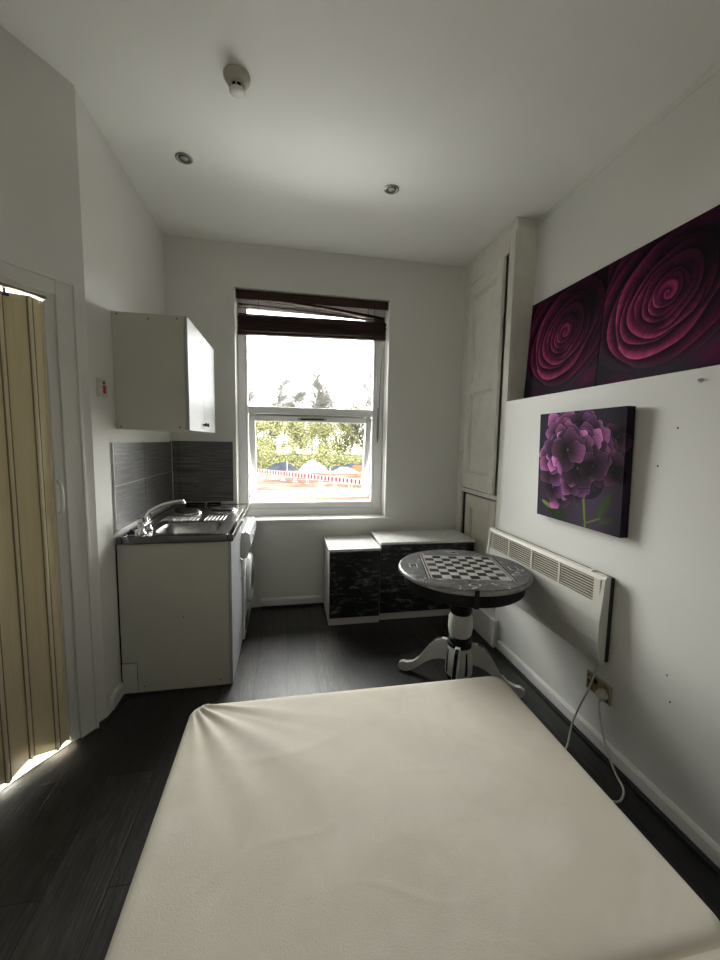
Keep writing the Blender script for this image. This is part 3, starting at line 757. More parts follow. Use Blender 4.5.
p.build('front_panel', M['heater'], he)
p = MB(); p.prism([(FX + .000, .830), (FX + .005, .849), (FX + .012, .853), (XW - .030, .853), (XW - .030, .847), (FX + .013, .847), (FX + .007, .830)], HP, e0, e1); p.build('top_rail', M['heater_cream'], he)
cap = [(FX + .002, .843), (FX + .009, .853), (XW - .029, .853), (XW - .029, .430), (FX + .013, .430), (FX + .001, .456), (FX - .012, .54), (FX - .014, .64), (FX - .006, .720), (FX - .001, .79)]
for a, b in ((HY0_, e0), (e1, HY1_)):
    p = MB(); p.prism(cap, HP, a, b); p.build('end_cap', M['heater'], he, .006, 3)
p = MB(); p.box(FX + .026, FX + .028, e0, e1, .718, .838); p.build('inner_plate', M['heater_dark'], he)
p = MB(); n = 8
L0, L1 = e0 + .038, e1 - .004
for k in range(n):
    z = .728 + k*(.094/(n - 1))
    p.prism([(FX - .001, z - .0022), (FX + .009, z - .0012), (FX + .009, z + .0012), (FX - .001, z + .0022)], HP, L0, L1)
gr = p.build('vent_grille', M['heater_cream'], he)
for ya, yb in [(e0, L0)] + [(L0 + (L1 - L0)*k/4 - .007, L0 + (L1 - L0)*k/4 + .007) for k in (1, 2, 3)]:
    p = MB(); p.box(FX - .003, FX + .010, ya, yb, .719, .831); p.build('grille_divider', M['heater_cream'], he)
p = MB(); p.lathe([(.013, 0), (.012, .006), (.001, .007)], (XW - .045, HY0_ + .09, .8533), 16); p.build('thermostat_knob', M['white_plastic'], he)

# stained socket, plug and flexes
so_ = thing('double_socket', (XW, 1.527, .245), 'scorched brown double wall socket low on the right wall below the heater', 'socket')
p = MB(); p.box(XW - .009, XW - .0005, 1.452, 1.602, .245, .336); p.build('face_plate', M['socket_edge'], so_, .003)
p = MB(); p.box(XW - .0105, XW - .0088, 1.462, 1.592, .254, .327); p.build('scorched_face', M['scorched'], so_)
for y in (1.54, 1.575):
    p = MB(); p.box(XW - .0145, XW - .0106, y - .006, y + .006, .303, .319); p.build('switch_rocker', M['black'] if y < 1.55 else M['socket_edge'], so_)
def spl(pts, n=10):
    P = [Vector(q) for q in pts]; P = [2*P[0] - P[1]] + P + [2*P[-1] - P[-2]]; out = []
    for i in range(1, len(P) - 2):
        for k in range(n):
            t = k/n
            out.append(.5*((2*P[i]) + (P[i+1] - P[i-1])*t + (2*P[i-1] - 5*P[i] + 4*P[i+1] - P[i+2])*t*t + (3*P[i] - P[i-1] - 3*P[i+1] + P[i+2])*t**3))
    return out + [P[-2]]
pg = thing('mains_plug', (XW - .03, 1.487, .28), 'cream mains plug with a hanging flex, pushed into the scorched socket', 'plug')
p = MB(); p.lathe([(.025, 0), (.026, .016), (.022, .026), (.012, .030), (.001, .030)], (XW - .0108, 1.487, .282), 16, axis=lambda a, b, h: (-h, a, b)); p.build('plug_body', M['cord'], pg)
p = MB(); p.tube(spl([(XW - .030, 1.487, .262), (XW - .036, 1.484, .235), (XW - .040, 1.465, .17), (XW - .048, 1.415, .08), (XW - .062, 1.345, .022), (XW - .085, 1.275, .007), (1.335, 1.232, .006), (1.29, 1.243, .006), (1.22, 1.30, .006), (1.12, 1.36, .006)]), .0045, 8); p.build('power_cord', M['cord'], pg)
p = MB(); p.tube(spl([(XW - .036, 1.500, .4285), (1.440, 1.509, .402), (1.437, 1.525, .34), (1.433, 1.545, .265), (1.418, 1.575, .16), (1.385, 1.575, .07), (1.325, 1.525, .012), (1.27, 1.49, .006), (1.17, 1.43, .006)]), .0045, 8)
p.build('power_cord', M['cord'], he, label='cream flex hanging from the heater down to the floor')
hk = MB(); hk.lathe([(.010, 0), (.009, .003), (.004, .004), (.004, .008), (.006, .010), (.005, .013), (.001, .014)], (XW - .0006, 1.196, 1.690), 12, axis=lambda a, b, h: (-h, a, b))
tag(hk.build('wall_hook', M['white_plastic']), 'small white screw hook in the right wall just below the ledge', 'hook')

# =================================================================== canvas prints
def smooth(a, b, x):
    t = np.clip((x - a) / (b - a), 0, 1); return t * t * (3 - 2 * t)
def vnoise(x, y, seed):
    r = np.random.RandomState(seed).rand(64, 64)
    xi = np.floor(x).astype(int); yi = np.floor(y).astype(int)
    fx = x - xi; fy = y - yi; fx = fx*fx*(3-2*fx); fy = fy*fy*(3-2*fy)
    g = lambda i, j: r[i % 64, j % 64]
    return (g(xi, yi)*(1-fx) + g(xi+1, yi)*fx)*(1-fy) + (g(xi, yi+1)*(1-fx) + g(xi+1, yi+1)*fx)*fy
def mixc(img, col, m):
    img += (np.array(col) - img) * m[..., None]
def paint_rose(u, v):
    """dark magenta rose seen from above; u, v run 0..1 over the canvas; returns sRGB"""
    img = np.zeros(u.shape + (3,)); img[:] = (.17, .03, .12)
    n = vnoise(u*7, v*7, 3)
    mixc(img, (.14, .14, .17), smooth(.34, .05, v + .12*(n-.5)) * .95)
    mixc(img, (.36, .06, .24), smooth(.20, .0, np.hypot(u-.33, (v-.06)*1.6)) * .9)
    mixc(img, (.30, .06, .21), smooth(.24, .0, np.hypot(u-.98, (v-.16)*1.3)) * .8)
    cx, cy = .57, .60
    rnd = random.Random(11)
    radii = [.70, .60, .535, .455, .405, .33, .285, .235, .185, .140, .105]
    angs = [-2.4, .6, -1.6, 2.2, -2.3, -1.0, -2.7, .9, -1.9, 2.5, -.8]
    gap = [.35, .5, .3, .75, .35, .85, .45, .9, .4, .7, .5]
    for k, R in enumerate(radii):
        ang = angs[k]
        ox, oy = cx - .16*R*math.cos(ang) - .10*R, cy - .16*R*math.sin(ang) - .03*R
        dx, dy = u - ox, v - oy
        rt = .7; dx, dy = dx*math.cos(rt)+dy*math.sin(rt), -dx*math.sin(rt)+dy*math.cos(rt)
        th = np.arctan2(dy, dx); r = np.hypot(dx*.90, dy*1.13)
        th = th + rt
        d = np.angle(np.exp(1j*(th - ang)))
        Rt = R*(1 + .13*np.cos(d) + .035*np.sin(3*th + k*1.7) + .018*np.sin(6*th + k*2.1) + .02*(vnoise(th*4+20, th*0+k, 5)-.5))
        t = r / Rt
        span = smooth(3.0, 1.9, np.abs(d))
        m = smooth(1.0, .988, t)
        light = .5 + .5*np.cos(th + 2.3)
        body = smooth(.45, .93, t)
        rim = smooth(.86, .97, t)
        f = .72 + .28*math.sin(k*2.1)*.5 + .14*(k/10.)
        tone = (.10 + .42*body + .38*rim*light)*(.50 + .62*light)*(.35 + .65*span)
        tone = tone*(1 - gap[k]*smooth(.80, .50, t)*(.4 + .6*span))
        streak = .84 + .32*vnoise(th*18 + k*5, t*1.6 + k*3, 9)
        tone = tone*streak*f*1.25
        c = np.stack([.055 + .50*tone, .012 + .05*tone + .13*tone*tone, .045 + .31*tone], -1)
        edge = smooth(.968, .985, t)*smooth(1.0, .992, t)*(.15 + .85*light)*span
        c += edge[..., None]*np.array((.14, .085, .12))
        shadow = smooth(1.16, 1.0, t)*(t > 1)*(.35 + .4*gap[k])*span
        img *= (1 - shadow)[..., None]
        img += (c - img)*(m*smooth(3.12, 2.5, np.abs(d)))[..., None]
    dx, dy = u - cx + .012, v - cy + .012
    r = np.hypot(dx, dy); th = np.arctan2(dy, dx)
    s = (np.log(r/.07 + 1e-6)*.62 - th/(2*math.pi)) % 1.0
    core = smooth(.095, .070, r)
    lum = .12 + .80*smooth(.0, .85, s)*smooth(1.0, .93, s)
    c = np.stack([.10 + .46*lum, .03 + .13*lum, .08 + .28*lum], -1)
    img += (c - img)*core[..., None]
    # deep folds top right and down the centre
    mixc(img, (.05, .02, .05), smooth(.20, .02, np.hypot((u-.84)*1.3+(v-.78)*.5, (v-.78)*.8-(u-.84)*.4))*.9)
    mixc(img, (.10, .02, .08), smooth(.12, .02, np.hypot((u-.52)*1.3, (v-.44)))*.55)
    low = smooth(.03, -.08, v - .31 + .16*np.sin(u*3.4 - .3) - .05*(n-.5))
    g = np.stack([.155 + .03*n, .15 + .03*n, .185 + .03*n], -1)
    for bx, by, br in [(.22, .02, .20), (.95, .12, .26)]:
        w = smooth(br, .0, np.hypot(u-bx, (v-by)*1.7))
        g = g + (np.array((.40, .09, .28)) - g)*(w*.9)[..., None]
    img += (g - img)*(low*.92)[..., None]
    vig = 1 - .45*smooth(.45, .8, np.hypot(u-.52, v-.55))
    return np.clip(img*vig[..., None]*.98, 0, 1)
def paint_hydrangea(u, v):
    img = np.zeros(u.shape + (3,)); img[:] = (.235, .20, .255)
    img *= (.80 + .25*vnoise(u*3, v*3, 8))[..., None]
    img *= (.72 + .45*smooth(.0, 1.0, u*.6 + (1-v)*.5))[..., None]
    def ell(cx, cy, a, b, rot):
        dx, dy = u-cx, v-cy; c, s = math.cos(rot), math.sin(rot)
        return np.hypot((dx*c+dy*s)/a, (-dx*s+dy*c)/b)
    # stem and leaves
    for (x0, y0, x1, y1, w, col) in [(.645, 0, .60, .36, .017, (.36, .42, .20)), (.645, .04, .80, .11, .010, (.33, .38, .20)), (.63, .05, .50, .24, .008, (.22, .24, .20))]:
        tx, ty = x1-x0, y1-y0; L = math.hypot(tx, ty)
        q = np.clip(((u-x0)*tx+(v-y0)*ty)/L/L, 0, 1)
        d = np.hypot(u-x0-q*tx, v-y0-q*ty)
        mixc(img, col, smooth(w, w*.5, d)); mixc(img, [min(1, c*1.35) for c in col], smooth(w*.45, w*.1, np.abs(d-w*.2))*.5)
    for (x, y, a, b, rot, col) in [(.26, .09, .17, .07, -.45, (.13, .20, .12)), (.15, .125, .09, .022, -.35, (.42, .47, .26)), (.84, .22, .13, .045, 1.05, (.25, .30, .19)), (.86, .10, .08, .03, .3, (.24, .29, .20)), (.70, .36, .14, .10, .6, (.15, .13, .17))]:
        e = ell(x, y, a, b, rot); mixc(img, col, smooth(1, .9, e)); mixc(img, [c*1.25 for c in col], smooth(.12, .02, np.abs(((u-x)*-math.sin(rot)+(v-y)*math.cos(rot))/b))*smooth(.95, .8, e)*.6)
    rnd = random.Random(5)
    fl = []
    for i in range(64):
        a = rnd.uniform(0, 6.283); q = math.sqrt(rnd.random())
        x, y = .44 + .36*q*math.cos(a), .62 + .29*q*math.sin(a)
        if x > .62 and y < .45: continue
        fl.append((q, x, y))
    fl.append((1.0, .93, .77)); fl.append((.9, .90, .52)); fl.append((.95, .22, .30)); fl.append((1, .30, .24))
    fl.sort(reverse=True)
    big = [(0, .53, .50), (0, .70, .53), (0, .40, .66)]
    for q, x, y in fl + big:
        s = rnd.uniform(.074, .104)*(1.25 if q == 0 else 1.0)
        lit = np.clip(.95 - .9*((x-.2)*.75 + (.72-y)*.45) , .42, 1.0)*rnd.uniform(.72, 1.1)
        if q == 0: lit *= .82
        rot = rnd.uniform(0, 1.57); squ = rnd.uniform(.62, 1)
        pr = rnd.uniform(0, 3.14)
        for j in range(4):
            aj = rot + j*math.pi/2 + rnd.uniform(-.15, .15)
            ox, oy = math.cos(aj)*s*.85, math.sin(aj)*s*.85*squ
            e = ell(x+ox, y+oy, s*.92, s*.80, aj)
            dist = np.hypot(u-x, v-y)/(2*s); e = e*(1 + .07*np.sin(5*np.arctan2(v-y-oy, u-x-ox) + j*2 + x*40))
            m = smooth(1.0, .93, e)
            sh = lit*(.25 + .85*smooth(.0, .9, dist))*rnd.uniform(.5, 1.25)
            vein = .98 + .035*np.sin(24*np.arctan2(v-y, u-x))
            base = np.array((.80, .55, .75)) if rnd.random() < .75 else np.array((.62, .44, .66))
            col = base*(sh*vein)[..., None]
            col = col*np.array((1.0, .86, .98)) + smooth(.86, .96, e)[..., None]*np.array((.12, .11, .12))*lit
            img += (col - img)*m[..., None]
            ed = smooth(1.14, 1.0, e)*(e > 1.0)*.35
            img *= (1 - ed)[..., None]
        mixc(img, (.75, .72, .70), smooth(s*.13, s*.06, np.hypot(u-x, v-y))*.6*lit)
    img *= (1 - .35*smooth(.72, 1.0, u))[..., None]
    return np.clip(img*.86, 0, 1)

def srgb_lin(c): return np.where(c <= .04045, c/12.92, ((c + .055)/1.055)**2.4)
def print_mat(name):
    m = bpy.data.materials.new(name); t, bs = nt(m)
    a = t.nodes.new('ShaderNodeAttribute'); a.attribute_name = 'print'
    t.links.new(a.outputs['Color'], bs.inputs['Base Color']); bs.inputs['Roughness'].default_value = .75
    bs.inputs['Specular IOR Level'].default_value = .12
    bump(t, bs, noise(t, coords(t), 420, 2), .12, .002)
    return m
M['print'] = print_mat('printed_canvas')
def canvas(name, painter, W, Hh, D, xf, label, cat, group=None, N=300, gain=1.0):
    """stretched canvas: printed front whose picture wraps round the four edges; xf(u, v, d)"""
    n = N + 1
    k = 6
    gu = np.concatenate([np.zeros(k), np.linspace(0, 1, n), np.ones(k)])
    gd = np.concatenate([np.linspace(1, 1/k, k), np.zeros(n), np.linspace(1/k, 1, k)])
    U, V = np.meshgrid(gu, gu, indexing='ij'); DU, DV = np.meshgrid(gd, gd, indexing='ij')
    Dp = np.maximum(DU, DV)
    uu = U + np.where(U < .5, -1, 1)*DU*D/W; vv = V + np.where(V < .5, -1, 1)*DV*D/Hh
    if painter is paint_hydrangea: rgb = painter(uu, vv)
    else: rgb = painter(np.clip(uu, 0, 1), np.clip(vv, 0, 1))
    rgb = srgb_lin(np.clip(rgb*gain, 0, 1))
    K = len(gu)
    verts = [xf(U[i, j]*W, V[i, j]*Hh, Dp[i, j]*D) for i in range(K) for j in range(K)]
    faces = [(i*K + j, (i+1)*K + j, (i+1)*K + j + 1, i*K + j + 1) for i in range(K-1) for j in range(K-1)
             if not ((i < k or i >= K-1-k) and (j < k or j >= K-1-k))]
    t = MB(); c0 = Vector(xf(W/2, 0, D))
    o = thing(name, tuple(c0), label, cat, group)
    t.add(verts, faces, 0, False)
    q = t.build('printed_canvas', M['print'], o)
    at = q.data.color_attributes.new('print', 'FLOAT_COLOR', 'POINT')
    arr = np.ones((K*K, 4), dtype=np.float32); arr[:, :3] = rgb.reshape(-1, 3)
    at.data.foreach_set('color', arr.ravel())
    b = MB(); P = lambda u, v, d: xf(u, v, d)
    w = .018
    for (u0, u1, v0, v1) in ((.003, w, .003, Hh - .003), (W - w, W - .003, .003, Hh - .003), (w, W - w, .003, w), (w, W - w, Hh - w, Hh - .003)):
        vs = [P(u, v, d) for d in (.003, D) for v in (v0, v1) for u in (u0, u1)]
        b.add(vs, [(0, 2, 3, 1), (4, 5, 7, 6), (0, 1, 5, 4), (1, 3, 7, 5), (3, 2, 6, 7), (2, 0, 4, 6)])
    b.build('stretcher_frame', M['nicotine'], o)
    return o
# two rose prints standing on the ledge, leaning back on the upper wall
LEAN = math.atan2(.030, .655)
def rose_xf(yl):
    def xf(u, v, d):
        x = XR - .0548 + math.sin(LEAN)*v + math.cos(LEAN)*d
        z = ZL + .002 + math.cos(LEAN)*v - math.sin(LEAN)*d + .022*math.sin(LEAN)
        return (x, yl - u, z)
    return xf
canvas('rose_picture', paint_rose, .650, .662, .022, rose_xf(2.545), 'dark magenta rose canvas on the ledge, standing next to the built-in cupboard', 'picture', 'rose canvases on the ledge', gain=1.10)
canvas('rose_picture', paint_rose, .650, .662, .022, rose_xf(1.890), 'dark magenta rose canvas on the ledge, the one farther from the built-in cupboard', 'picture', 'rose canvases on the ledge', gain=1.10)
def hyd_xf(u, v, d): return (XW - .0415 - .016*v/.572 + d, 2.022 - u, 1.045 + v)
canvas('hydrangea_picture', paint_hydrangea, .580, .572, .0405, hyd_xf, 'purple hydrangea canvas hanging on the right wall above the heater', 'picture', gain=1.28)

# =================================================================== bed
HALF = .588
bd = thing('divan_bed', (.31, .6, 0), 'bare double divan bed base topped with cream fabric', 'bed')
BX0_, BX1_, BY0_, BY1_, BZ = -.378, .990, HALF, 1.598, .370
def rrect(x0, x1, y0, y1, r, n=8):
    out = []
    for cx, cy, a0 in ((x1 - r, y1 - r, 0), (x0 + r, y1 - r, 90), (x0 + r, y0 + r, 180), (x1 - r, y0 + r, 270)):
        for k in range(n + 1):
            a = math.radians(a0 + 90*k/n); out.append((cx + r*math.cos(a), cy + r*math.sin(a)))
    return out
p = MB(); p.prism(rrect(BX0_ + .004, BX1_ - .004, BY0_ + .004, BY1_ - .004, .06), lambda a, b, t: (a, b, t), .035, BZ - .018); p.build('divan_base', M['divan_side'], bd)
for x in (BX0_ + .12, BX1_ - .12):
    for y in (BY0_ + .15, BY1_ - .15):
        p = MB(); p.lathe([(.025, 0), (.025, .034)], (x, y, .0005), 14); p.build('glide_foot', M['dark_rubber'], bd)
NX, NY = 230, 170
gx, gy = np.linspace(0, 1, NX), np.linspace(0, 1, NY)
Xg, Yg = np.meshgrid(BX0_ + gx*(BX1_ - BX0_), BY0_ + gy*(BY1_ - BY0_), indexing='ij')
# round the corners in plan
def squash(X, Y, r=.06):
    X2, Y2 = X.copy(), Y.copy()
    for sx, cx in ((-1, BX0_ + r), (1, BX1_ - r)):
        for sy, cy in ((-1, BY0_ + r), (1, BY1_ - r)):
            dx, dy = (X - cx)*sx, (Y - cy)*sy
            m = (dx > 0) & (dy > 0)
            mx = np.maximum(dx, dy); h = np.hypot(dx, dy) + 1e-9
            X2 = np.where(m, cx + sx*dx*mx/h, X2); Y2 = np.where(m, cy + sy*dy*mx/h, Y2)
    return X2, Y2
X2, Y2 = squash(Xg, Yg)
edge = np.minimum.reduce([Xg - BX0_, BX1_ - Xg, Yg - BY0_, BY1_ - Yg])
Zg = BZ - .016*np.exp(-edge/.012)
dx, dy = Xg - BX0_, BY1_ - Yg
r = np.hypot(dx, dy) + 1e-6; th = np.arctan2(dx, dy)       # 0 along the left edge, pi/2 along the far edge
fold = lambda a, w: np.exp(-((th - a)/w)**2)
pull = np.exp(-r/.26)*smooth(.015, .07, r)
Zg += 1.15*pull*(.013*fold(.52, .085) - .008*fold(.68, .10) + .010*fold(.86, .09) - .006*fold(1.02, .08) + .008*fold(1.28, .07) + .007*fold(.24, .07) - .005*fold(.36, .06) - .004*fold(1.14, .05))
Zg += .0012*np.exp(-((dy - .235 - .10*np.sin(dx*5))/.020)**2)*smooth(.18, .30, dx)*smooth(.80, .5, dx)
for (cx, cy, L, ww, a, h) in ((.02, .98, .16, .012, .3, .004), (.28, .80, .22, .010, -.2, .0032), (.45, 1.13, .18, .012, .15, .0035), (.10, .60, .25, .012, .1, .003), (.55, .62, .2, .010, -.35, .0026), (-.2, .9, .16, .010, .9, .004), (-.31, 1.25, .12, .012, 1.45, .006)):
    px, py = Xg - cx, Yg - cy; s_ = px*math.cos(a) + py*math.sin(a); t_ = -px*math.sin(a) + py*math.cos(a) + .02*np.sin(s_*16)
    Zg += .16*h*np.exp(-(s_/L)**2 - (t_/ww)**2)
Zg += .0012*np.sin(Xg*9 + 1.3*np.sin(Yg*5))*np.sin(Yg*7 + .8)*smooth(0, .1, edge)
vv = np.stack([X2, Y2, Zg], -1).reshape(-1, 3)
p = MB(); p.add([tuple(q) for q in vv], [(i*NY + j, (i+1)*NY + j, (i+1)*NY + j + 1, i*NY + j + 1) for i in range(NX-1) for j in range(NY-1)], 0, True)
# short skirt of fabric turned down over the edge
ring = [(0, j) for j in range(NY)] + [(i, NY-1) for i in range(1, NX)] + [(NX-1, j) for j in range(NY-2, -1, -1)] + [(i, 0) for i in range(NX-2, 0, -1)]
a = [(X2[i, j], Y2[i, j], Zg[i, j]) for i, j in ring]; b = [(q[0], q[1], BZ - .045) for q in a]; n = len(ring)
p.add(a + b, [(k, n + k, n + (k+1) % n, (k+1) % n) for k in range(n)], 0, True)
p.build('fabric_top', M['fabric'], bd)
# the second half of the divan, butted up to the first
p = MB(); p.prism(rrect(BX0_ + .004, BX1_ - .004, -.36, HALF - .010, .05), lambda a, b, t: (a, b, t), .035, BZ - .046); p.build('divan_base', M['divan_side'], bd)
p = MB(); p.prism(rrect(BX0_, BX1_, -.365, HALF - .006, .055), lambda a, b, t: (a, b, t), BZ - .045, BZ); p.build('fabric_top', M['fabric'], bd, .012, 3)
for x in (BX0_ + .12, BX1_ - .12):
    for y in (-.2, .45):
        p = MB(); p.lathe([(.025, 0), (.025, .034)], (x, y, .0005), 14); p.build('glide_foot', M['dark_rubber'], bd)

# =================================================================== ceiling fittings
sd = thing('smoke_detector', (-.203, 1.892, ZC), 'round off-white smoke detector on the ceiling', 'smoke detector')
dwn = lambda a, b, h: (a, b, -h)
p = MB(); p.lathe([(.054, .0005), (.056, .004), (.054, .014), (.046, .020)], (-.203, 1.892, ZC), 36, axis=dwn); p.build('base', M['nicotine'], sd)
p = MB(); p.lathe([(.046, .0202), (.044, .030), (.036, .036), (.030, .037)], (-.203, 1.892, ZC), 36, axis=dwn); p.build('housing', M['nicotine'], sd)
p = MB()
for k in range(8):
    a = k*PI/4
    p.box(-.203 + .030*math.cos(a) - .003, -.203 + .030*math.cos(a) + .003, 1.892 + .030*math.sin(a) - .003, 1.892 + .030*math.sin(a) + .003, ZC - .060, ZC - .036)
p.build('cage_ribs', M['nicotine'], sd)
p = MB(); p.lathe([(.022, .037), (.022, .058)], (-.203, 1.892, ZC), 20, axis=dwn); p.build('sensor_chamber', M['black'], sd)
p = MB(); p.lathe([(.033, .0582), (.033, .063), (.024, .069), (.001, .071)], (-.203, 1.892, ZC), 28, axis=dwn); p.build('sensor_cap', M['white_plastic'], sd)
def downlight(x, y, label):
    t = thing('downlight', (x, y, ZC), label, 'downlight', 'recessed ceiling downlights')
    p = MB(); p.lathe([(.046, .0005), (.046, .004), (.038, .007), (.031, .004), (.030, .0006)], (x, y, ZC), 36, axis=dwn, close=False); p.build('bezel', M['brushed'], t)
    p = MB(); p.lathe([(.0295, .0006), (.0295, .002), (.001, .0025)], (x, y, ZC), 30, axis=dwn); p.build('recess', M['dusk'], t)
    p = MB(); p.lathe([(.021, .0027), (.020, .005), (.001, .0065)], (x, y, ZC), 28, axis=dwn); p.build('lamp', M['bulb'], t)
downlight(-.550, 2.461, 'unlit nickel downlight above the hanging cabinet, on the sink side')
downlight(.633, 2.477, 'unlit nickel downlight in front of the window, on the table side')

# =================================================================== outdoors, seen through the glass
GZ = -3.0
gd = MB(); gd.box(-40, 46, 5.0, 62, GZ - .3, GZ); struct('ground_outside', gd, M['ground'])
gd = MB(); gd.box(-70, 90, 62, 130, GZ - .3, GZ + .02); struct('ground_verge', gd, M['grassy'])
gd = MB(); gd.box(-2.6, 3.6, YB + T + .03, 8.2, -.62, -.40); struct('added_bounce_slab', gd, M['bounce_slab'])  # unseen slab below the window, added to bounce sky light onto the ceiling
def tree(name, x, y, h, spread, leafm, leafn, barkm, seed, label, group, leafsize=.22, cone=False, low=.25, jit=.3):
    rnd = random.Random(seed)
    t = thing(name, (x, y, GZ), label, 'tree', group)
    br = MB(); tips = []
    def grow(p0, d, L, r, lv):
        pts = [p0]; dd_ = d.normalized(); n = 4 if lv < 2 else 3
        for i in range(n):
            dd_ = (dd_ + Vector((rnd.gauss(0, .13), rnd.gauss(0, .13), rnd.gauss(.05, .08)))).normalized()
            pts.append(pts[-1] + dd_*(L/n))
        br.tube(pts, [r*(1 - .6*i/n) for i in range(n+1)], 5 if lv == 0 else 3, cap=False)
        if lv >= 3: tips.extend(pts[1:]); return
        m = {0: 20, 1: 7, 2: 5}[lv]
        for k in range(m):
            u = (low + (1 - low)*(k + rnd.random())/m) if lv == 0 else rnd.uniform(.25, 1)
            i = min(int(u*n), n - 1); q = pts[i].lerp(pts[i+1], u*n - i)
            a = rnd.uniform(0, 6.283)
            side = Vector((math.cos(a), math.sin(a), 0))
            nd = (side*(.75 if lv == 0 else .8) + dd_*rnd.uniform(.4, .9)).normalized()
            LL = (h*spread*(1.05 - .75*u) if cone else h*spread*(1.0 - .45*abs(u - .45)*1.6)) if lv == 0 else L*rnd.uniform(.42, .66)
            grow(q, nd, LL, max(r*.42, .05 if lv == 1 else .034), lv + 1)
    grow(Vector((x, y, GZ)), Vector((0, 0, 1)), h*.92, h*.013, 0)
    br.build('trunk', barkm, t)
    if leafn:
        lf = MB(); v = []; f = []
        for k in range(leafn):
            q = rnd.choice(tips) + Vector((rnd.gauss(0, jit), rnd.gauss(0, jit), rnd.gauss(0, jit)))
            a = Vector((rnd.gauss(0, 1), rnd.gauss(0, 1), rnd.gauss(0, 1))).normalized()*leafsize; b_ = a.orthogonal().normalized()*leafsize*.6
            i = len(v); v += [tuple(q - a*.5), tuple(q + b_*.5), tuple(q + a*.5), tuple(q - b_*.5)]; f.append((i, i+1, i+2, i+3))
        lf.add(v, f); lf.build('foliage', leafm, t)
    return t
GB, GL = 'bare trees on the skyline', 'yellow-green trees behind the building site'
def spot(px, y):            # the bearing of a tree given by where it stood at 75 m
    return px*y/75
def tall(z75, y): return (z75 - EYE)*y/75 + EYE - GZ
def skyline(px, y, z75, spread, seed, label, group=GB, **k):
    return tree(k.pop('name', 'bare_tree'), spot(px, y), y, tall(z75, y), spread, M['leaf_pale'], k.pop('leafn', 13000), M['bark'], seed, label, group, jit=.55, leafsize=.24, **k)
B1 = skyline(-7.6, 96, 11.2, .24, 1, 'bare twiggy tree at the far left of the upper pane')
B2 = skyline(-4.2, 108, 12.8, .19, 2, 'tallest bare tree left of the skyline gap, second from the left')
B3 = skyline(-.6, 96, 11.4, .20, 3, 'bare tree with a sloping crown just left of the skyline dip')
B4 = skyline(4.8, 120, 13.4, .20, 4, 'grey pointed tree standing alone in the middle of the skyline', None, leafn=10000, cone=True, name='pointed_tree')
B5 = skyline(9.9, 96, 14.8, .20, 5, 'tall thin bare tree right of the pointed tree')
def again(src, px, y, rz, sc, label, group):
    o = copy_tree(src); k = sc*y/src.location.y; o.location = (spot(px, y), y, GZ); o.rotation_euler[2] = rz; o.scale = (k,)*3; tag(o, label, group=group); return o
again(B5, 12.1, 120, 2.1, 1.02, 'tall thin bare tree with a slender tip, behind the right of the window', GB)
again(B2, 16.2, 96, 1.2, .95, 'broad bare tree at the right edge of the upper pane', GB)
again(B1, 7.4, 108, 3.0, .85, 'lower bare tree between the pointed tree and the tall thin tree', GB)
again(B3, 1.7, 110, 1.0, .62, 'low bare tree in the skyline dip left of the pointed tree', GB)
def leafing(px, y, z75, seed, label): return tree('leafing_tree', spot(px, y), y, tall(z75, y), .33, M['leaf_yellow'], 9000, M['bark'], seed, label, GL, .26*y/66, low=.05, jit=.62)
L1_ = leafing(-5.2, 66.5, 5.6, 11, 'yellow-green tree at the left of the lower pane')
L2_ = leafing(-1.2, 75.5, 6.2, 12, 'fullest yellow-green tree above the blue tarpaulin')
L3_ = leafing(2.7, 84.5, 5.8, 13, 'yellow-green tree behind the pale rubble heap, left side')
again(L2_, 6.5, 68.5, 1.9, .90, 'yellow-green tree behind the pale rubble heap, right side', GL)
again(L1_, 10.6, 75.5, 2.6, 1.02, 'yellow-green tree to the right of the middle of the lower pane', GL)
again(L3_, 16.0, 84.5, 4.4, .95, 'thin yellow-green tree at the right of the lower pane', GL)
again(L3_, -8.8, 84.5, 3.3, 1.0, 'yellow-green tree partly hidden by the left of the opening sash', GL)
tree('dark_tree', 13.6, 66.0, 8.6, .26, M['leaf_pale'], 500, M['bark_dark'], 17, 'dark leaning bare tree in front of the thin trees on the right', None, .2, low=.15)
# undergrowth along the site edge
rnd = random.Random(9); lf = MB(); v = []; f = []
for k in range(9000):
    q = Vector((rnd.uniform(-14, 24), rnd.uniform(61.0, 62.2), GZ + abs(rnd.gauss(0, 1.7))))
    a = Vector((rnd.gauss(0, 1), rnd.gauss(0, 1), rnd.gauss(0, 1))).normalized()*.34; b_ = a.orthogonal().normalized()*.2
    i = len(v); v += [tuple(q - a*.5), tuple(q + b_*.5), tuple(q + a*.5), tuple(q - b_*.5)]; f.append((i, i+1, i+2, i+3))
lf.add(v, f); tag(lf.build('undergrowth', M['leaf_yellow']), 'low yellow-green undergrowth at the foot of the trees', 'undergrowth', kind='stuff')
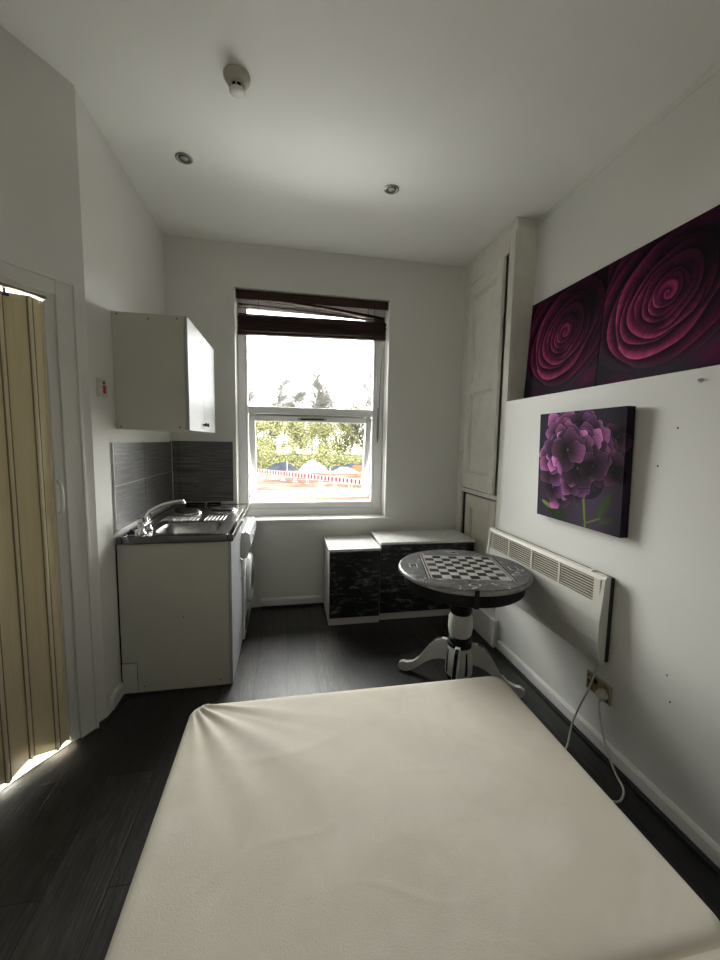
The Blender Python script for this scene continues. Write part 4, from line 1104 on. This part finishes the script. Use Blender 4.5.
# red and white barriers: a row slanting across the site
A_, B_ = Vector((-6.4, 51.0, GZ)), Vector((8.2, 32.0, GZ)); nb = 12
places = ['at the far left end of the row', 'second from the left end of the row', 'third from the left end of the row', 'fourth from the left end of the row', 'fifth from the left end of the row', 'just left of the middle of the row',
          'just right of the middle of the row', 'fifth from the right end of the row', 'fourth from the right end of the row', 'third from the right end of the row', 'second from the right end of the row', 'at the near right end of the row']
dv = (B_ - A_)/nb; ang = math.atan2(dv.y, dv.x); Lb = dv.length
bar = None
for i in range(nb):
    c0 = A_ + dv*(i + .5)
    if bar is None:
        bar = thing('site_barrier', (0, 0, GZ), 'x', 'barrier', 'red and white barriers along the building site')
        q = MB(); q.box(-Lb*.48, Lb*.48, -.03, .03, GZ + .55, GZ + 1.02); q.build('board', M['barrier_white'], bar)
        for k in range(4):
            x = -Lb*.48 + Lb*.96*(k + .25)/4
            q = MB(); q.box(x - Lb*.05, x + Lb*.07, -.036, .036, GZ + .58, GZ + .99); q.build('red_block', M['barrier_red'], bar)
        for x in (-Lb*.42, Lb*.42):
            q = MB(); q.box(x - .03, x + .03, -.25, .25, GZ + .0, GZ + .06); q.box(x - .03, x + .03, -.03, .03, GZ + .06, GZ + .55); q.build('leg', M['barrier_white'], bar)
        o = bar
    else: o = copy_tree(bar)
    o.location = c0; o.rotation_euler[2] = ang
    tag(o, 'red and white site barrier outside the window, ' + places[i])
def lump(name, x, y, a, b, h, m, label, cat, seed, n=16):
    rnd = random.Random(seed); q = MB(); v = []; f = []
    for i in range(n + 1):
        for j in range(n + 1):
            u, w = i/n*2 - 1, j/n*2 - 1; rr = min(1, math.hypot(u, w))
            z = h*max(0, 1 - rr**2)*(.55 + .6*rnd.random())
            v.append((x + u*a, y + w*b, GZ + .02 + z))
    for i in range(n):
        for j in range(n): f.append((i*(n+1) + j, (i+1)*(n+1) + j, (i+1)*(n+1) + j + 1, i*(n+1) + j + 1))
    q.add(v, f); return tag(q.build(name, m), label, cat)
lump('rubble_heap', 3.7, 54, 2.2, 1.4, 1.7, M['rubble'], 'pale grey rubble heap in the middle of the building site', 'rubble', 2)
lump('rubble_heap', 8.0, 53.5, 2.0, 1.2, .8, M['rubble'], 'low pale rubble heap to the right of the tall heap', 'rubble', 3)
lump('tarpaulin_heap', -.6, 58.5, 2.4, 1.2, 1.1, M['tarp'], 'dark blue tarpaulin heap under the yellow-green trees on the left', 'tarpaulin', 4)
lump('tarpaulin_heap', 10.2, 59.2, 4.2, 1.2, .9, M['tarp'], 'long dark blue tarpaulin heap on the right of the building site', 'tarpaulin', 5)
q = MB(); q.box(9.6, 13.9, 56.5, 56.56, GZ, GZ + .9); tag(q.build('mesh_barrier', M['orange']), 'orange mesh barrier at the right edge of the building site', 'barrier')
for (x, y, h, lb) in ((.1, 46.5, 1.9, 'white marker post left of the rubble heap'), (4.6, 41.5, 1.5, 'white marker post in front of the rubble heap'), (9.4, 45.0, 1.8, 'white marker post right of the rubble heap')):
    q = MB(); q.lathe([(.05, 0), (.05, h), (.02, h + .05)], (x, y, GZ), 8); tag(q.build('marker_post', M['barrier_white']), lb, 'post')
q = MB(); q.box(-1.9, .5, 26.5, 29.0, GZ, GZ + .12); tag(q.build('pale_sheet', M['skyblue'], bevel=.03), 'pale blue sheet of material on the ground below the window', 'sheet')
lump('yellow_bag', 2.72, 28.4, .42, .35, .35, M['yellow'], 'small yellow bag on the ground seen under the open sash', 'bag', 8, 8)

# =================================================================== light, sky, camera
W = bpy.data.worlds.new('overcast_sky'); SC.world = W; W.use_nodes = True
t = W.node_tree; bg = t.nodes['Background']
tc = t.nodes.new('ShaderNodeTexCoord'); sx = t.nodes.new('ShaderNodeSeparateXYZ')
t.links.new(tc.outputs['Generated'], sx.inputs[0])
t.links.new(ramp(t, sx.outputs['Z'], [(.0, (.50, .496, .485)), (.12, (.60, .595, .58)), (.5, (.99, .98, .96)), (1.0, (1.0, .99, .97))]), bg.inputs['Color'])
bg.inputs['Strength'].default_value = SKY
def area(name, loc, rot, sx_, sy_, energy, col=(1, 1, 1)):
    l = bpy.data.lights.new(name, 'AREA'); l.shape = 'RECTANGLE'; l.size = sx_; l.size_y = sy_; l.energy = energy; l.color = col
    o = bpy.data.objects.new(name, l); o.location = loc; o.rotation_euler = rot; COL.objects.link(o); return o
pt = area('window_portal', (.23, YB + T + .02, 1.70), (-PI/2, 0, 0), 1.28, 1.9, 1); pt.data.cycles.is_portal = True
hx, hy, _ = EW(.75, -3.15, 0)
area('hall_window_light', (hx, hy, 1.0), (-PI/2, 0, math.atan2(DN.y, DN.x) - PI/2), 1.2, 1.7, HALL, (1, .98, .95))

cam = bpy.data.cameras.new('camera'); co = bpy.data.objects.new('camera', cam); COL.objects.link(co); SC.camera = co
cam.sensor_fit = 'VERTICAL'; cam.sensor_height = 36; cam.lens = 390.997*36/960; cam.clip_start = .02; cam.clip_end = 400
yaw, pitch, roll = .187097, .099778, .017031
fwd = Vector((math.sin(yaw)*math.cos(pitch), math.cos(yaw)*math.cos(pitch), -math.sin(pitch)))
rg = Vector((math.cos(yaw), -math.sin(yaw), 0)); up = rg.cross(fwd)
r2 = rg*math.cos(roll) + up*math.sin(roll); u2 = -rg*math.sin(roll) + up*math.cos(roll)
co.matrix_world = Matrix(((r2.x, u2.x, -fwd.x, 0), (r2.y, u2.y, -fwd.y, 0), (r2.z, u2.z, -fwd.z, EYE), (0, 0, 0, 1)))
SC.view_settings.view_transform = 'Standard'; SC.view_settings.look = 'None'
SC.view_settings.exposure = EXPO; SC.view_settings.gamma = 1; SC.view_settings.use_curve_mapping = False
SC.cycles.use_denoising = True; SC.cycles.max_bounces = 14; SC.cycles.diffuse_bounces = 8; SC.cycles.transparent_max_bounces = 16
SC.cycles.sample_clamp_indirect = 8
